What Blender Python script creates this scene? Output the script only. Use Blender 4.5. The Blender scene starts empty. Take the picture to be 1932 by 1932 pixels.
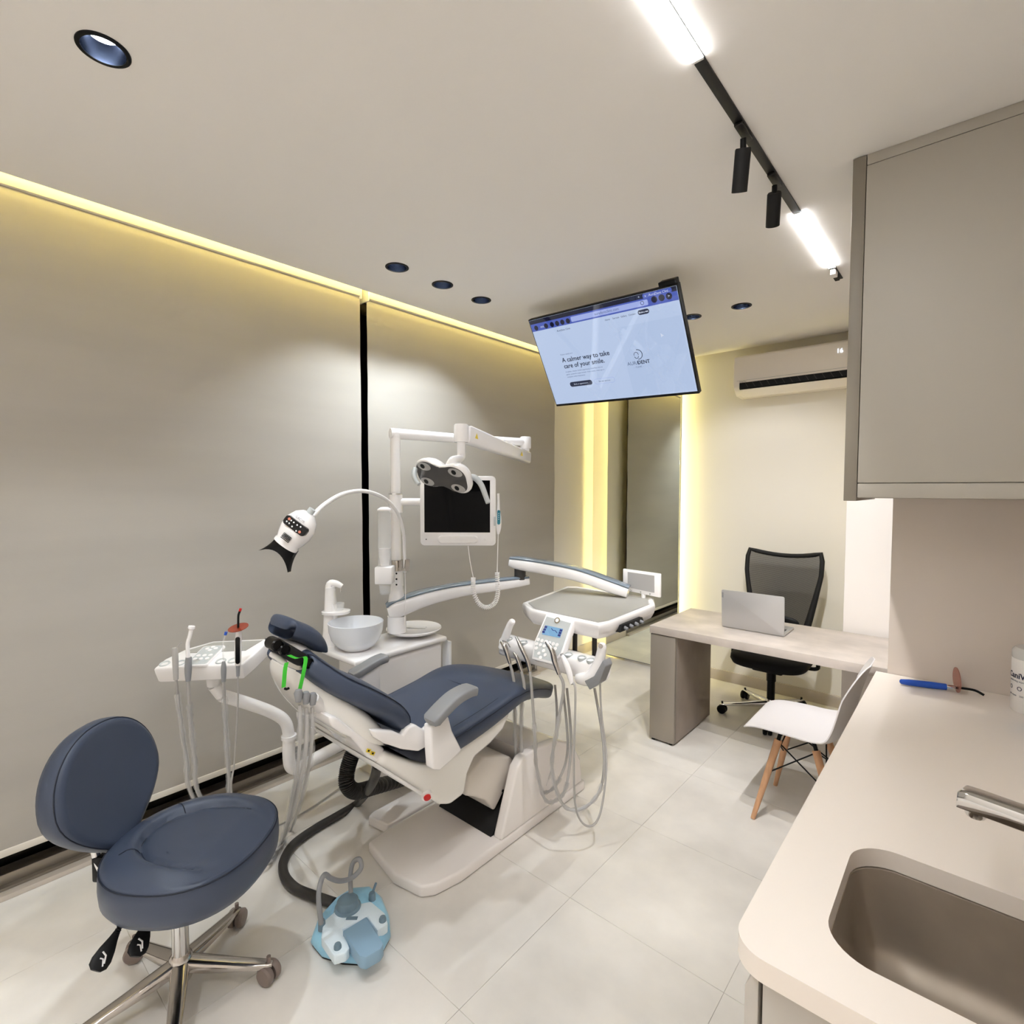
import bpy, bmesh, math, random
from mathutils import Vector, Matrix
random.seed(7)
R = math.radians
# ------------------------------------------------------------------ camera, world, exposure
SC = bpy.context.scene
COL = SC.collection
F, YAW, PIT, ROL, CAMZ = 998.0, .71857, .043988, .00146, 1.62
fw = Vector((-math.sin(YAW)*math.cos(PIT), math.cos(YAW)*math.cos(PIT), -math.sin(PIT)))
rt = Vector((math.cos(YAW), math.sin(YAW), 0)); up = rt.cross(fw)
cr = math.cos(ROL)*rt + math.sin(ROL)*up
cu = -math.sin(ROL)*rt + math.cos(ROL)*up
cam_data = bpy.data.cameras.new('camera'); cam = bpy.data.objects.new('camera', cam_data); COL.objects.link(cam)
cam_data.sensor_width = 36; cam_data.lens = 36*F/1932; cam_data.clip_start = .02
cam.matrix_world = Matrix.Translation((0, 0, CAMZ)) @ Matrix((cr, cu, -fw)).transposed().to_4x4()
SC.camera = cam
W = bpy.data.worlds.new('night'); SC.world = W; W.use_nodes = True
W.node_tree.nodes['Background'].inputs[0].default_value = (.02, .02, .025, 1)
W.node_tree.nodes['Background'].inputs[1].default_value = .3
SC.view_settings.view_transform = 'Standard'; SC.view_settings.look = 'None'
SC.view_settings.gamma = 1; SC.view_settings.use_curve_mapping = False
SC.view_settings.exposure = 0.55
SC.cycles.max_bounces = 6; SC.cycles.diffuse_bounces = 5; SC.cycles.glossy_bounces = 3; SC.cycles.transmission_bounces = 4; SC.cycles.transparent_max_bounces = 8
SC.cycles.caustics_reflective = False; SC.cycles.caustics_refractive = False; SC.cycles.adaptive_threshold = .06; SC.cycles.adaptive_min_samples = 16; SC.cycles.use_light_tree = False; SC.cycles.sample_clamp_indirect = 6
# lamp powers
E_DOWN, E_STRIP, E_COVE, E_VERT, E_SPOT, E_TV = 32, 66, 68, 22, 46, .57
WARM, NEUT, COOL, YEL = (1, .86, .74), (1, 1, 1), (.86, .94, 1), (1, .85, .28)

CV = Vector((0, 0, CAMZ))
def ray(x, y): return (x-966)/F*cr - (y-966)/F*cu + fw
def on(ax, v, x, y):
    d = ray(x, y); return CV + d*((v-CV[ax])/d[ax])
def PX(x, y, v): return on(0, v, x, y)
def PY(x, y, v): return on(1, v, x, y)
def PZ(x, y, v): return on(2, v, x, y)
def PD(x, y, d): return CV + ray(x, y)*d

# ------------------------------------------------------------------ materials
def lin(c):
    return tuple((v/12.92 if v <= .04045 else ((v+.055)/1.055)**2.4) for v in (x/255 for x in c))
MATS = {}
def mat(name, rgb, rough=.5, metal=0, noise=0, scale=8, stretch=(1, 1, 1), emit=None, es=0, trans=0, alpha=1, coat=0, bump=0, bscale=60, spec=.5, ior=1.45, detail=4):
    m = bpy.data.materials.new(name); m.use_nodes = True
    nt = m.node_tree; b = nt.nodes['Principled BSDF']
    c = lin(rgb)
    b.inputs['Base Color'].default_value = (*c, 1)
    b.inputs['Roughness'].default_value = rough; b.inputs['Metallic'].default_value = metal
    b.inputs['Specular IOR Level'].default_value = spec; b.inputs['IOR'].default_value = ior
    b.inputs['Transmission Weight'].default_value = trans; b.inputs['Alpha'].default_value = alpha
    b.inputs['Coat Weight'].default_value = coat; b.inputs['Coat Roughness'].default_value = .08
    if emit:
        b.inputs['Emission Color'].default_value = (*emit, 1); b.inputs['Emission Strength'].default_value = es
    tc = mp = None
    if noise or bump:
        tc = nt.nodes.new('ShaderNodeTexCoord'); mp = nt.nodes.new('ShaderNodeMapping')
        mp.inputs['Scale'].default_value = stretch
        nt.links.new(tc.outputs['Object'], mp.inputs[0])
    if noise:
        n = nt.nodes.new('ShaderNodeTexNoise'); n.inputs['Scale'].default_value = scale; n.inputs['Detail'].default_value = detail
        nt.links.new(mp.outputs[0], n.inputs['Vector'])
        r = nt.nodes.new('ShaderNodeValToRGB')
        r.color_ramp.elements[0].position = .3; r.color_ramp.elements[1].position = .7
        r.color_ramp.elements[0].color = (*[max(0, v*(1-noise)) for v in c], 1)
        r.color_ramp.elements[1].color = (*[min(1, v*(1+noise)) for v in c], 1)
        nt.links.new(n.outputs[0], r.inputs[0]); nt.links.new(r.outputs[0], b.inputs['Base Color'])
    if bump:
        n2 = nt.nodes.new('ShaderNodeTexNoise'); n2.inputs['Scale'].default_value = bscale
        nt.links.new(mp.outputs[0], n2.inputs['Vector'])
        bp = nt.nodes.new('ShaderNodeBump'); bp.inputs['Strength'].default_value = bump; bp.inputs['Distance'].default_value = .01
        nt.links.new(n2.outputs[0], bp.inputs['Height']); nt.links.new(bp.outputs[0], b.inputs['Normal'])
    MATS[name] = m
    return m
def glow(name, rgb, strength):
    m = bpy.data.materials.new(name); m.use_nodes = True; nt = m.node_tree
    b = nt.nodes['Principled BSDF']; b.inputs['Base Color'].default_value = (*rgb, 1)
    b.inputs['Emission Color'].default_value = (*rgb, 1); b.inputs['Emission Strength'].default_value = strength
    MATS[name] = m; return m
mat('ceiling_paint', (243, 239, 234), .9)
mat('wall_paint', (236, 231, 222), .85)
mat('rear_paint', (238, 232, 226), .85)
mat('pillar_paint', (252, 246, 241), .8)
mat('divider_laminate', (214, 203, 193), .55)
mat('blind_fabric', (170, 165, 157), .85, noise=.05, scale=2.2, stretch=(1, .35, 2.2), bump=.05, bscale=300)
mat('hem_bar', (212, 205, 194), .6)
mat('tile', (229, 224, 217), .34, noise=.17, scale=2.0, detail=9, bump=.03, bscale=25)
mat('grout', (212, 206, 198), .8)
mat('skirting', (200, 190, 178), .4, noise=.08, scale=4)
mat('alu', (150, 142, 132), .35, metal=.6)
mat('night_glass', (4, 4, 5), .03, spec=.6)
mat('mirror', (246, 249, 236), .015, metal=1)
mat('black', (10, 10, 11), .5, spec=.3)
mat('black_matte', (20, 19, 19), .7)
mat('black_gloss', (6, 6, 7), .18, spec=.35)
mat('reflector', (92, 102, 126), .2, metal=1)
mat('track_metal', (30, 28, 27), .45, metal=.3)
mat('white_gloss', (246, 243, 242), .16, coat=.4)
mat('white_plastic', (244, 241, 239), .35)
mat('shell', (240, 237, 231), .13, coat=.5)
mat('base_white', (246, 240, 236), .25, coat=.2)
mat('lift_cover', (222, 214, 205), .4)
mat('pad_grey', (116, 128, 140), .15, coat=.4)
mat('mid_grey', (138, 139, 142), .45)
mat('hose_grey', (176, 173, 170), .35)
mat('tray_mat', (160, 158, 152), .5, bump=.02)
mat('panel_silver', (190, 194, 194), .4)
mat('navy', (62, 71, 90), .38, bump=.10, bscale=700, spec=.45)
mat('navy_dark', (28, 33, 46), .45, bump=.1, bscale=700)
mat('seam', (24, 31, 46), .6)
mat('chrome', (222, 222, 222), .07, metal=1)
mat('polished', (196, 190, 184), .16, metal=1)
mat('caster', (126, 112, 105), .4)
mat('clear', (250, 250, 250), .08, alpha=.20)
mat('sleeve', (250, 250, 250), .10, alpha=.22, bump=.9, bscale=160)
mat('frost', (244, 246, 250), .25, alpha=.80)
mat('amber', (205, 70, 30), .15, trans=.7, alpha=.85)
mat('amber_pale', (214, 120, 90), .15, trans=.6, alpha=.8)
mat('red', (200, 25, 25), .4)
mat('blue', (28, 78, 178), .35)
mat('green', (70, 205, 60), .6)
mat('teal', (20, 120, 140), .4)
mat('yellow_label', (232, 205, 60), .5)
mat('dark_hose', (58, 55, 52), .5)
mat('ribbed_hose', (46, 43, 40), .55)
mat('pedal_blue', (160, 214, 248), .3, alpha=.95, bump=.5, bscale=30, noise=.18, scale=9)
mat('pedal_white', (228, 242, 250), .4, bump=.25, bscale=60)
mat('pedal_pad', (140, 172, 196), .45)
mat('pedal_knob', (112, 134, 148), .4)
mat('cabinet_face', (174, 168, 157), .5)
mat('cabinet_door', (132, 124, 112), .45)
mat('base_cab', (196, 190, 182), .5)
mat('worktop', (244, 234, 224), .35)
mat('steel_sink', (170, 158, 144), .38, metal=.5, noise=.1, scale=7)
mat('desk_top', (202, 192, 184), .42, noise=.17, scale=5, stretch=(1, 1.1, 1), detail=9)
mat('desk_leg', (150, 138, 128), .42, noise=.16, scale=4, detail=8)
mat('desk_front', (156, 148, 138), .38, metal=.25)
mat('laptop', (196, 195, 195), .35, metal=.5)
mat('keys', (60, 60, 64), .5)
mat('chair_white', (226, 222, 222), .38)
mat('wood', (205, 158, 120), .5, noise=.14, scale=6, stretch=(9, 9, 1))
mat('fabric_black', (17, 17, 18), .9)
mat('ac_white', (238, 230, 222), .35)
mat('wipes_white', (238, 234, 230), .35)
mat('print_navy', (38, 42, 66), .6)
mat('print_grey', (120, 120, 126), .6)
mat('print_white', (238, 238, 238), .6)
mat('screen_off', (3, 3, 4), .10, spec=.12)
mat('lamp_glass', (74, 72, 72), .1, coat=.4)
mat('lamp_lens', (190, 188, 186), .2, metal=.3)
mat('film_grey', (170, 168, 166), .3)
mat('tub_lid', (232, 230, 226), .25, trans=.2)
mat('pack_blue', (48, 130, 200), .35)
def meshnet():
    m = mat('mesh_back', (36, 35, 36), .8); nt = m.node_tree; b = nt.nodes['Principled BSDF']
    tc = nt.nodes.new('ShaderNodeTexCoord'); w = nt.nodes.new('ShaderNodeTexWave'); w.bands_direction = 'Z'
    w.inputs['Scale'].default_value = 60; w.inputs['Distortion'].default_value = .4
    nt.links.new(tc.outputs['Object'], w.inputs['Vector'])
    mr = nt.nodes.new('ShaderNodeMapRange'); mr.inputs[3].default_value = .62; mr.inputs[4].default_value = .9
    nt.links.new(w.outputs[1], mr.inputs[0]); nt.links.new(mr.outputs[0], b.inputs['Alpha'])
meshnet()
glow('cove_led', YEL, E_COVE); glow('vert_led', (1, .87, .30), E_VERT); glow('strip_led', (.97, .985, 1), E_STRIP)
glow('lamp_disc', (.92, .97, 1), 16)
glow('digit', (.8, .9, 1), 1.2)
for n_ in ('digit', 'lamp_disc'): MATS[n_].cycles.emission_sampling = 'NONE'
def scr(name, rgb, k=1.0):
    m = bpy.data.materials.new(name); m.use_nodes = True; b = m.node_tree.nodes['Principled BSDF']
    b.inputs['Base Color'].default_value = (.005, .005, .006, 1); b.inputs['Roughness'].default_value = .04
    b.inputs['Specular IOR Level'].default_value = .5
    b.inputs['Emission Color'].default_value = (*lin(rgb), 1); b.inputs['Emission Strength'].default_value = E_TV*k
    if name != 'tv_page': m.cycles.emission_sampling = 'NONE'
    MATS[name] = m
scr('tv_page', (196, 214, 246)); scr('tv_bar', (78, 98, 190)); scr('tv_dark', (26, 28, 52)); scr('tv_field', (170, 186, 244))
scr('tv_ink', (30, 40, 66)); scr('tv_ink_soft', (92, 108, 140)); scr('tv_white', (225, 235, 255)); scr('tv_image', (190, 209, 242)); scr('tv_btn', (40, 48, 74))
scr('lcd', (150, 200, 240), .9); scr('lcd_ink', (60, 70, 150), .8); scr('device_led', (240, 140, 110), 1.0)

# ------------------------------------------------------------------ mesh helpers
def BM(): return bmesh.new()
def box(bm, x0, x1, y0, y1, z0, z1, M=None):
    v = [bm.verts.new((x, y, z)) for z in (z0, z1) for y in (y0, y1) for x in (x0, x1)]
    for f in ((0, 2, 3, 1), (4, 5, 7, 6), (0, 1, 5, 4), (2, 6, 7, 3), (0, 4, 6, 2), (1, 3, 7, 5)):
        bm.faces.new([v[i] for i in f])
    if M is not None: bmesh.ops.transform(bm, matrix=M, verts=v)
    return bm
def prism(bm, pts, vec):
    pts = [Vector(p) for p in pts]; vec = Vector(vec)
    a = [bm.verts.new(p) for p in pts]; b = [bm.verts.new(p+vec) for p in pts]
    n = len(pts)
    fs = [bm.faces.new(a), bm.faces.new(b[::-1])]
    for i in range(n):
        j = (i+1) % n; fs.append(bm.faces.new((a[j], a[i], b[i], b[j])))
    bmesh.ops.recalc_face_normals(bm, faces=fs)
    return bm
def loft(bm, rings, caps=True, closed=False):
    vs = [[bm.verts.new(p) for p in r] for r in rings]
    n = len(vs[0]); fs = []
    m = len(vs)
    for i in range(m if closed else m-1):
        a, b = vs[i], vs[(i+1) % m]
        for k in range(n):
            l = (k+1) % n; fs.append(bm.faces.new((a[k], a[l], b[l], b[k])))
    if caps and not closed:
        fs.append(bm.faces.new(vs[0][::-1])); fs.append(bm.faces.new(vs[-1]))
    bmesh.ops.recalc_face_normals(bm, faces=fs)
    return bm
def smooth(pts, k=6, closed=False):
    pts = [Vector(p) for p in pts]; n = len(pts); out = []
    rng = range(n if closed else n-1)
    for i in rng:
        if closed: p0, p1, p2, p3 = pts[i-1], pts[i], pts[(i+1) % n], pts[(i+2) % n]
        else: p0, p1, p2, p3 = pts[max(i-1, 0)], pts[i], pts[i+1], pts[min(i+2, n-1)]
        for j in range(k):
            t = j/k
            out.append(.5*((2*p1)+(p2-p0)*t+(2*p0-5*p1+4*p2-p3)*t*t+(3*p1-p0-3*p2+p3)*t**3))
    if not closed: out.append(pts[-1])
    return out
def tube(bm, pts, r, n=10, closed=False, caps=True):
    pts = [Vector(p) for p in pts]; m = len(pts)
    rr = r if isinstance(r, (list, tuple)) else [r]*m
    T = []
    for i in range(m):
        if closed: d = pts[(i+1) % m]-pts[i-1]
        else: d = pts[min(i+1, m-1)]-pts[max(i-1, 0)]
        T.append(d.normalized() if d.length > 1e-9 else Vector((0, 0, 1)))
    N = T[0].orthogonal().normalized(); rings = []
    for i in range(m):
        if i:
            q = T[i-1].rotation_difference(T[i]); N = (q @ N).normalized()
        B = T[i].cross(N)
        rings.append([pts[i]+rr[i]*(math.cos(2*math.pi*k/n)*N+math.sin(2*math.pi*k/n)*B) for k in range(n)])
    return loft(bm, rings, caps, closed)
def lathe(bm, prof, n=24, M=None, caps=True):
    rings = []
    for r, z in prof:
        r = max(r, 1e-4)
        ring = [Vector((r*math.cos(2*math.pi*k/n), r*math.sin(2*math.pi*k/n), z)) for k in range(n)]
        if M is not None: ring = [M @ p for p in ring]
        rings.append(ring)
    return loft(bm, rings, caps)
def cyl(bm, a, b, r, n=16, r2=None):
    a, b = Vector(a), Vector(b)
    return tube(bm, [a, b], [r, r if r2 is None else r2], n)
def sring(c, ux, uy, a, b, e=2.5, n=24):
    c = Vector(c); out = []
    for k in range(n):
        t = 2*math.pi*k/n; ct, st = math.cos(t), math.sin(t)
        out.append(c+Vector(ux)*(a*math.copysign(abs(ct)**(2/e), ct))+Vector(uy)*(b*math.copysign(abs(st)**(2/e), st)))
    return out
def ellipsoid(bm, c, ax, ay, az, n=20, m=12):
    c = Vector(c); rings = []
    for i in range(m+1):
        t = math.pi*i/m; s = max(math.sin(t), 1e-3)
        rings.append([c+Vector(ax)*(s*math.cos(2*math.pi*k/n))+Vector(ay)*(s*math.sin(2*math.pi*k/n))+Vector(az)*math.cos(t) for k in range(n)])
    return loft(bm, rings)
def rrect(w, h, r, n=5, cx=0, cy=0):
    out = []
    for sx, sy, a0 in ((1, 1, 0), (-1, 1, 90), (-1, -1, 180), (1, -1, 270)):
        for i in range(n+1):
            a = R(a0+90*i/n); out.append((cx+sx*(w/2-r)+r*math.cos(a), cy+sy*(h/2-r)+r*math.sin(a)))
    return out
def frame_m(o, ux, uy, uz=None):
    ux, uy = Vector(ux).normalized(), Vector(uy).normalized()
    uz = ux.cross(uy).normalized() if uz is None else Vector(uz).normalized()
    return Matrix.Translation(o) @ Matrix((ux, uy, uz)).transposed().to_4x4()
def axis_m(o, z):
    z = Vector(z).normalized(); x = z.orthogonal().normalized(); y = z.cross(x)
    return frame_m(o, x, y, z)
def finish(name, bm, material, parent=None, M=None, bevel=0, seg=2, ang=38, sm=True):
    if bevel:
        bm.normal_update()
        es = [e for e in bm.edges if len(e.link_faces) == 2 and e.calc_face_angle(0) > R(28)]
        bmesh.ops.bevel(bm, geom=es, offset=bevel, segments=seg, profile=.5, affect='EDGES', clamp_overlap=True)
    if M is not None: bmesh.ops.transform(bm, matrix=M, verts=bm.verts)
    me = bpy.data.meshes.new(name); bm.to_mesh(me); bm.free()
    me.materials.append(MATS[material])
    if sm:
        me.polygons.foreach_set('use_smooth', [True]*len(me.polygons)); me.set_sharp_from_angle(angle=R(ang))
    o = bpy.data.objects.new(name, me); COL.objects.link(o)
    if parent is not None:
        o.parent = parent
        if parent.type == 'EMPTY': o.matrix_parent_inverse = Matrix.Translation(-parent.location)
    return o
def tag(o, label=None, cat=None, group=None, kind=None):
    if label: o['label'] = label
    if cat: o['category'] = cat
    if group: o['group'] = group
    if kind: o['kind'] = kind
    return o
def thing(name, label, cat, loc, group=None):
    o = bpy.data.objects.new(name, None); COL.objects.link(o); o.location = loc; o.empty_display_size = .05
    return tag(o, label, cat, group)
def struct(name, bm, m, parent=None, **k):
    o = finish(name, bm, m, parent, **k)
    if parent is None: o['kind'] = 'structure'
    return o
def text(name, s, size, M, material, parent, align='LEFT', depth=.0003, bold=0):
    cu_ = bpy.data.curves.new(name, 'FONT'); cu_.body = s; cu_.size = size; cu_.align_x = align; cu_.extrude = depth; cu_.offset = bold
    cu_.resolution_u = 3
    t = bpy.data.objects.new(name, cu_); COL.objects.link(t)
    bpy.context.view_layer.update()
    me = bpy.data.meshes.new_from_object(t); bpy.data.objects.remove(t); bpy.data.curves.remove(cu_)
    me.name = name; me.transform(M); me.materials.clear(); me.materials.append(MATS[material])
    o = bpy.data.objects.new(name, me); COL.objects.link(o)
    o.parent = parent
    if parent.type == 'EMPTY': o.matrix_parent_inverse = Matrix.Translation(-parent.location)
    return o
def light(kind, loc, energy, color, parent=None, rot=None, **k):
    d = bpy.data.lights.new('lamp_light', kind); d.energy = energy; d.color = color
    for a, v in k.items(): setattr(d, a, v)
    o = bpy.data.objects.new('lamp_light', d); COL.objects.link(o)
    o.matrix_world = Matrix.Translation(loc) @ (rot.to_matrix().to_4x4() if rot else Matrix())
    if parent is not None:
        mw = o.matrix_world.copy(); o.parent = parent
        o.matrix_parent_inverse = (Matrix.Translation(-parent.location) if parent.type == 'EMPTY' else Matrix())
        o.matrix_basis = mw
    return o

# ================================================================== SETTING
H = 2.73
XL, XR, YB, YF = -2.95, .36, 4.5, -1.7
bm = BM(); box(bm, XL-.1, XR+.1, YF-.1, YB+.1, -.08, -.002)
floor = struct('floor', bm, 'grout')
xs = [-2.84]+[-2.36, -1.76, -1.16, -.56, .04]+[XR]
ys = [YF]+[1.08+.6*k for k in range(-4, 6)]+[YB]
for i in range(len(xs)-1):
    for j in range(len(ys)-1):
        b = BM(); g = .0007
        box(b, xs[i]+g, xs[i+1]-g, ys[j]+g, ys[j+1]-g, -.012, 0)
        finish('tile', b, 'tile', floor, bevel=.0004, seg=1)
# ceiling: lower skin with round cut-outs for the recessed lamps
DOWN = [(-1.695, .364), (-2.217, 1.656), (-2.217, 1.957), (-2.222, 2.263), (-1.407, 3.37), (-1.10, 3.37), (-1.70, -.9), (-.6, -.9)]  # last two are unseen lamps, added behind the camera for ambient light
RD = .050
bm = BM()
CX0, CY1 = -2.61, 4.40
def loop(pts):
    v = [bm.verts.new(p) for p in pts]; return [bm.edges.new((v[i], v[(i+1) % len(v)])) for i in range(len(v))]
ed = loop([(CX0, YF, H), (XR, YF, H), (XR, CY1, H), (CX0, CY1, H)])
for x, y in DOWN: ed += loop([(x+RD*math.cos(2*math.pi*k/28), y+RD*math.sin(2*math.pi*k/28), H) for k in range(28)])
bmesh.ops.triangle_fill(bm, use_beauty=True, use_dissolve=False, edges=ed)
box(bm, CX0, XR, YF, CY1, H+.10, H+.12)
for a in (((CX0, YF), (CX0, CY1)), ((CX0, CY1), (XR, CY1))):
    (x0, y0), (x1, y1) = a
    bm.faces.new([bm.verts.new(p) for p in ((x0, y0, H), (x1, y1, H), (x1, y1, H+.10), (x0, y0, H+.10))])
struct('ceiling', bm, 'ceiling_paint', sm=False)
bm = BM(); box(bm, XL-.1, XR+.1, YF-.1, YB+.1, 2.98, 3.02); struct('ceiling_upper', bm, 'ceiling_paint')
bm = BM(); box(bm, XL-.1, XR+.1, YB, YB+.1, 0, 2.98); struct('wall_back', bm, 'wall_paint')
bm = BM(); box(bm, XL-.1, XR+.1, YF-.1, YF, 0, 2.98); struct('wall_rear', bm, 'rear_paint')
bm = BM(); box(bm, XR, XR+.1, YF, YB, 0, 2.98); struct('wall_right', bm, 'rear_paint')
bm = BM(); box(bm, XL-.1, -2.865, 3.60, YB, 0, 2.98)
box(bm, XL-.1, XL, YF, 3.60, 2.80, 2.98); struct('wall_left', bm, 'wall_paint')
bm = BM(); box(bm, -.592, XR, 3.80, YB, 0, H+.1); struct('wall_pillar', bm, 'pillar_paint', bevel=.004)
bm = BM(); box(bm, -.244, XR, 2.58, 2.61, 0, H); struct('wall_divider', bm, 'divider_laminate', bevel=.002)
# window wall behind the blinds
bm = BM(); box(bm, XL-.02, XL, YF, 3.60, .06, 2.80)
win = struct('window_1', bm, 'night_glass')
bm = BM(); box(bm, XL, -2.875, YF, 3.60, .03, .075); finish('window_frame', bm, 'alu', win, bevel=.004)
bm = BM(); box(bm, XL, -2.85, YF, 3.60, .022, .034); finish('window_sill', bm, 'alu', win, bevel=.002)
for y in (1.83, -.4):
    bm = BM(); box(bm, XL-.01, XL+.03, y-.03, y+.03, .07, 2.80); finish('mullion', bm, 'black_matte', win, bevel=.003)
bm = BM(); box(bm, -2.95, -2.815, YF, 3.60, 0, .022); struct('trim_1', bm, 'skirting', bevel=.003)
bm = BM(); box(bm, -2.865, -2.852, 3.60, 4.485, 0, .09); struct('baseboard_left', bm, 'skirting', bevel=.002)
bm = BM(); box(bm, -2.86, -.592, 4.486, 4.5, 0, .09); struct('baseboard_back', bm, 'skirting', bevel=.002)

# ================================================================== LIGHT FITTINGS
def led_run(name, label, m, x0, x1, y0, y1, z0, z1, ch):
    t = thing(name, label, 'led strip', ((x0+x1)/2, (y0+y1)/2, z0))
    b = BM(); box(b, x0, x1, y0, y1, z0, z1); finish('diffuser', b, m, t)
    b = BM(); box(b, *ch); finish('channel', b, 'alu', t)
led_run('cove_led_strip', 'yellow led strip glowing in the ceiling cove above the roller blinds', 'cove_led', -2.575, -2.560, -1.6, 4.36, 2.866, 2.880, (-2.575, -2.560, -1.6, 4.36, 2.851, 2.865))
led_run('mirror_led_strip', 'yellow vertical led strip behind the left edge of the tall mirror', 'vert_led', -2.575, -2.568, 4.43, 4.45, .05, 2.70, (-2.567, -2.560, 4.425, 4.455, .05, 2.70))
led_run('mirror_led_strip', 'yellow vertical led strip behind the right edge of the tall mirror', 'vert_led', -1.992, -1.985, 4.43, 4.45, .05, 2.70, (-2.000, -1.993, 4.425, 4.455, .05, 2.70))
DL = ['round black recessed ceiling downlight with bright lamp, largest at upper left of the picture',
      'round black recessed downlight nearest the camera of the row of three along the blinds',
      'middle round black recessed downlight of the row of three along the blinds',
      'round black recessed downlight farthest from the camera in the row along the blinds',
      'round black recessed downlight half hidden beside the television edge',
      'round black recessed downlight between the television and the upper cabinet',
      'round black recessed downlight added unseen behind the camera on the stool side, for room light',
      'round black recessed downlight added unseen behind the camera on the counter side, for room light']
def downlight(i, x, y):
    t = thing('downlight', DL[i], 'downlight', (x, y, H), 'recessed ceiling downlights')
    b = BM(); lathe(b, [(.058, H-.003), (.058, H+.001), (.0495, H+.001), (.0475, H-.004), (.0565, H-.004), (.058, H-.003)], 40, Matrix.Translation((x, y, 0)), caps=False)
    finish('trim_ring', b, 'black', t)
    T = Matrix.Translation((x, y, 0))
    b = BM(); lathe(b, [(.0475, H-.003), (.046, H+.02), (.037, H+.039)], 40, T, caps=False); finish('reflector_cone', b, 'reflector', t)
    b = BM(); lathe(b, [(.036, H+.042), (.036, H+.039)], 28, T); finish('lamp_lens', b, 'lamp_disc', t)
    b = BM(); lathe(b, [(.049, H+.002), (.049, H+.075), (.001, H+.076)], 28, T, caps=False); finish('housing', b, 'black', t)
    aim = Vector({1: (-.30, 0, -1), 2: (-.30, 0, -1), 3: (-.30, 0, -1), 4: (0, .45, -1), 5: (0, .45, -1), 6: (0, -.35, -1), 7: (0, -.2, -1)}.get(i, (0, 0, -1))).normalized()
    light('SPOT', (x, y, H-.004), E_DOWN*{0: 1.1, 1: .55, 2: .55, 3: .62, 4: .36, 5: .36, 6: 1.5, 7: 2.2}.get(i, 1), COOL if i < 4 else NEUT, t, rot=aim.to_track_quat('-Z', 'Y'), spot_size=R(100), spot_blend=.5, shadow_soft_size=.03)
for i, (x, y) in enumerate(DOWN): downlight(i, x, y)
# track
TX = -.570
t = thing('track_rail', 'long black lighting track fixed to the ceiling', 'light track', (TX, 1.5, H))
b = BM(); box(b, TX-.0145, TX+.0145, -1.2, 3.27, H-.006, H); finish('rail', b, 'track_metal', t, bevel=.001)
b = BM(); box(b, TX-.012, TX+.012, 3.09, 3.15, H-.034, H-.0065); finish('connector', b, 'white_plastic', t, bevel=.003)
b = BM()
for k in range(5): box(b, TX-.010, TX+.010, 3.155+.013*k, 3.163+.013*k, H-.030, H-.0065)
finish('terminal_comb', b, 'black', t)
def linear(y0, y1, label):
    t = thing('linear_light', label, 'linear light', (TX, (y0+y1)/2, H-.03), 'linear lights on the track')
    b = BM(); box(b, TX-.0147, TX+.0147, y0, y1, H-.0082, H-.0065); finish('diffuser', b, 'strip_led', t)
    for q in (y0-.008, y1):
        b = BM(); box(b, TX-.0135, TX+.0135, q, q+.008, H-.0085, H-.0065); finish('end_cap', b, 'white_plastic', t)
linear(-1.1, 1.374, 'glowing white linear light on the track at the top edge of the picture')
linear(2.385, 3.07, 'glowing white linear light at the far end of the ceiling track')
def spotlamp(y, tip, top, label):
    t = thing('track_spotlight', label, 'spotlight', (TX, y, H-.03), 'cylinder spotlights on the track')
    a = Vector((TX, y, H-.024)); top = Vector(top); tip = Vector(tip); d = (tip-top).normalized()
    b = BM(); box(b, TX-.012, TX+.012, y-.05, y+.05, H-.016, H-.0065); finish('adapter', b, 'track_metal', t, bevel=.001)
    b = BM(); cyl(b, (TX, y, H-.03), top+d*.006, .009, 12); finish('swivel', b, 'black', t)
    b = BM(); lathe(b, [(.001, 0), (.021, 0), (.0235, .004), (.0235, (tip-top).length), (.0205, (tip-top).length), (.019, (tip-top).length-.02), (.001, (tip-top).length-.02)], 28, axis_m(top, d)); finish('barrel', b, 'black_matte', t)
    b = BM(); lathe(b, [(.017, (tip-top).length-.018), (.017, (tip-top).length-.0175)], 20, axis_m(top, d)); finish('lens', b, 'lamp_disc', t)
    light('SPOT', tip+d*.002, E_SPOT, NEUT, t, rot=d.to_track_quat('-Z', 'Y'), spot_size=R(75), spot_blend=.6, shadow_soft_size=.02)
spotlamp(1.732, (-.600, 1.795, 2.574), (-.572, 1.740, 2.676), 'black cylinder spotlight on the track, the one nearer the camera, tilted')
spotlamp(2.07, (-.592, 2.136, 2.590), (-.570, 2.07, 2.676), 'black cylinder spotlight on the track, the farther one, hanging straight down')

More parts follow.
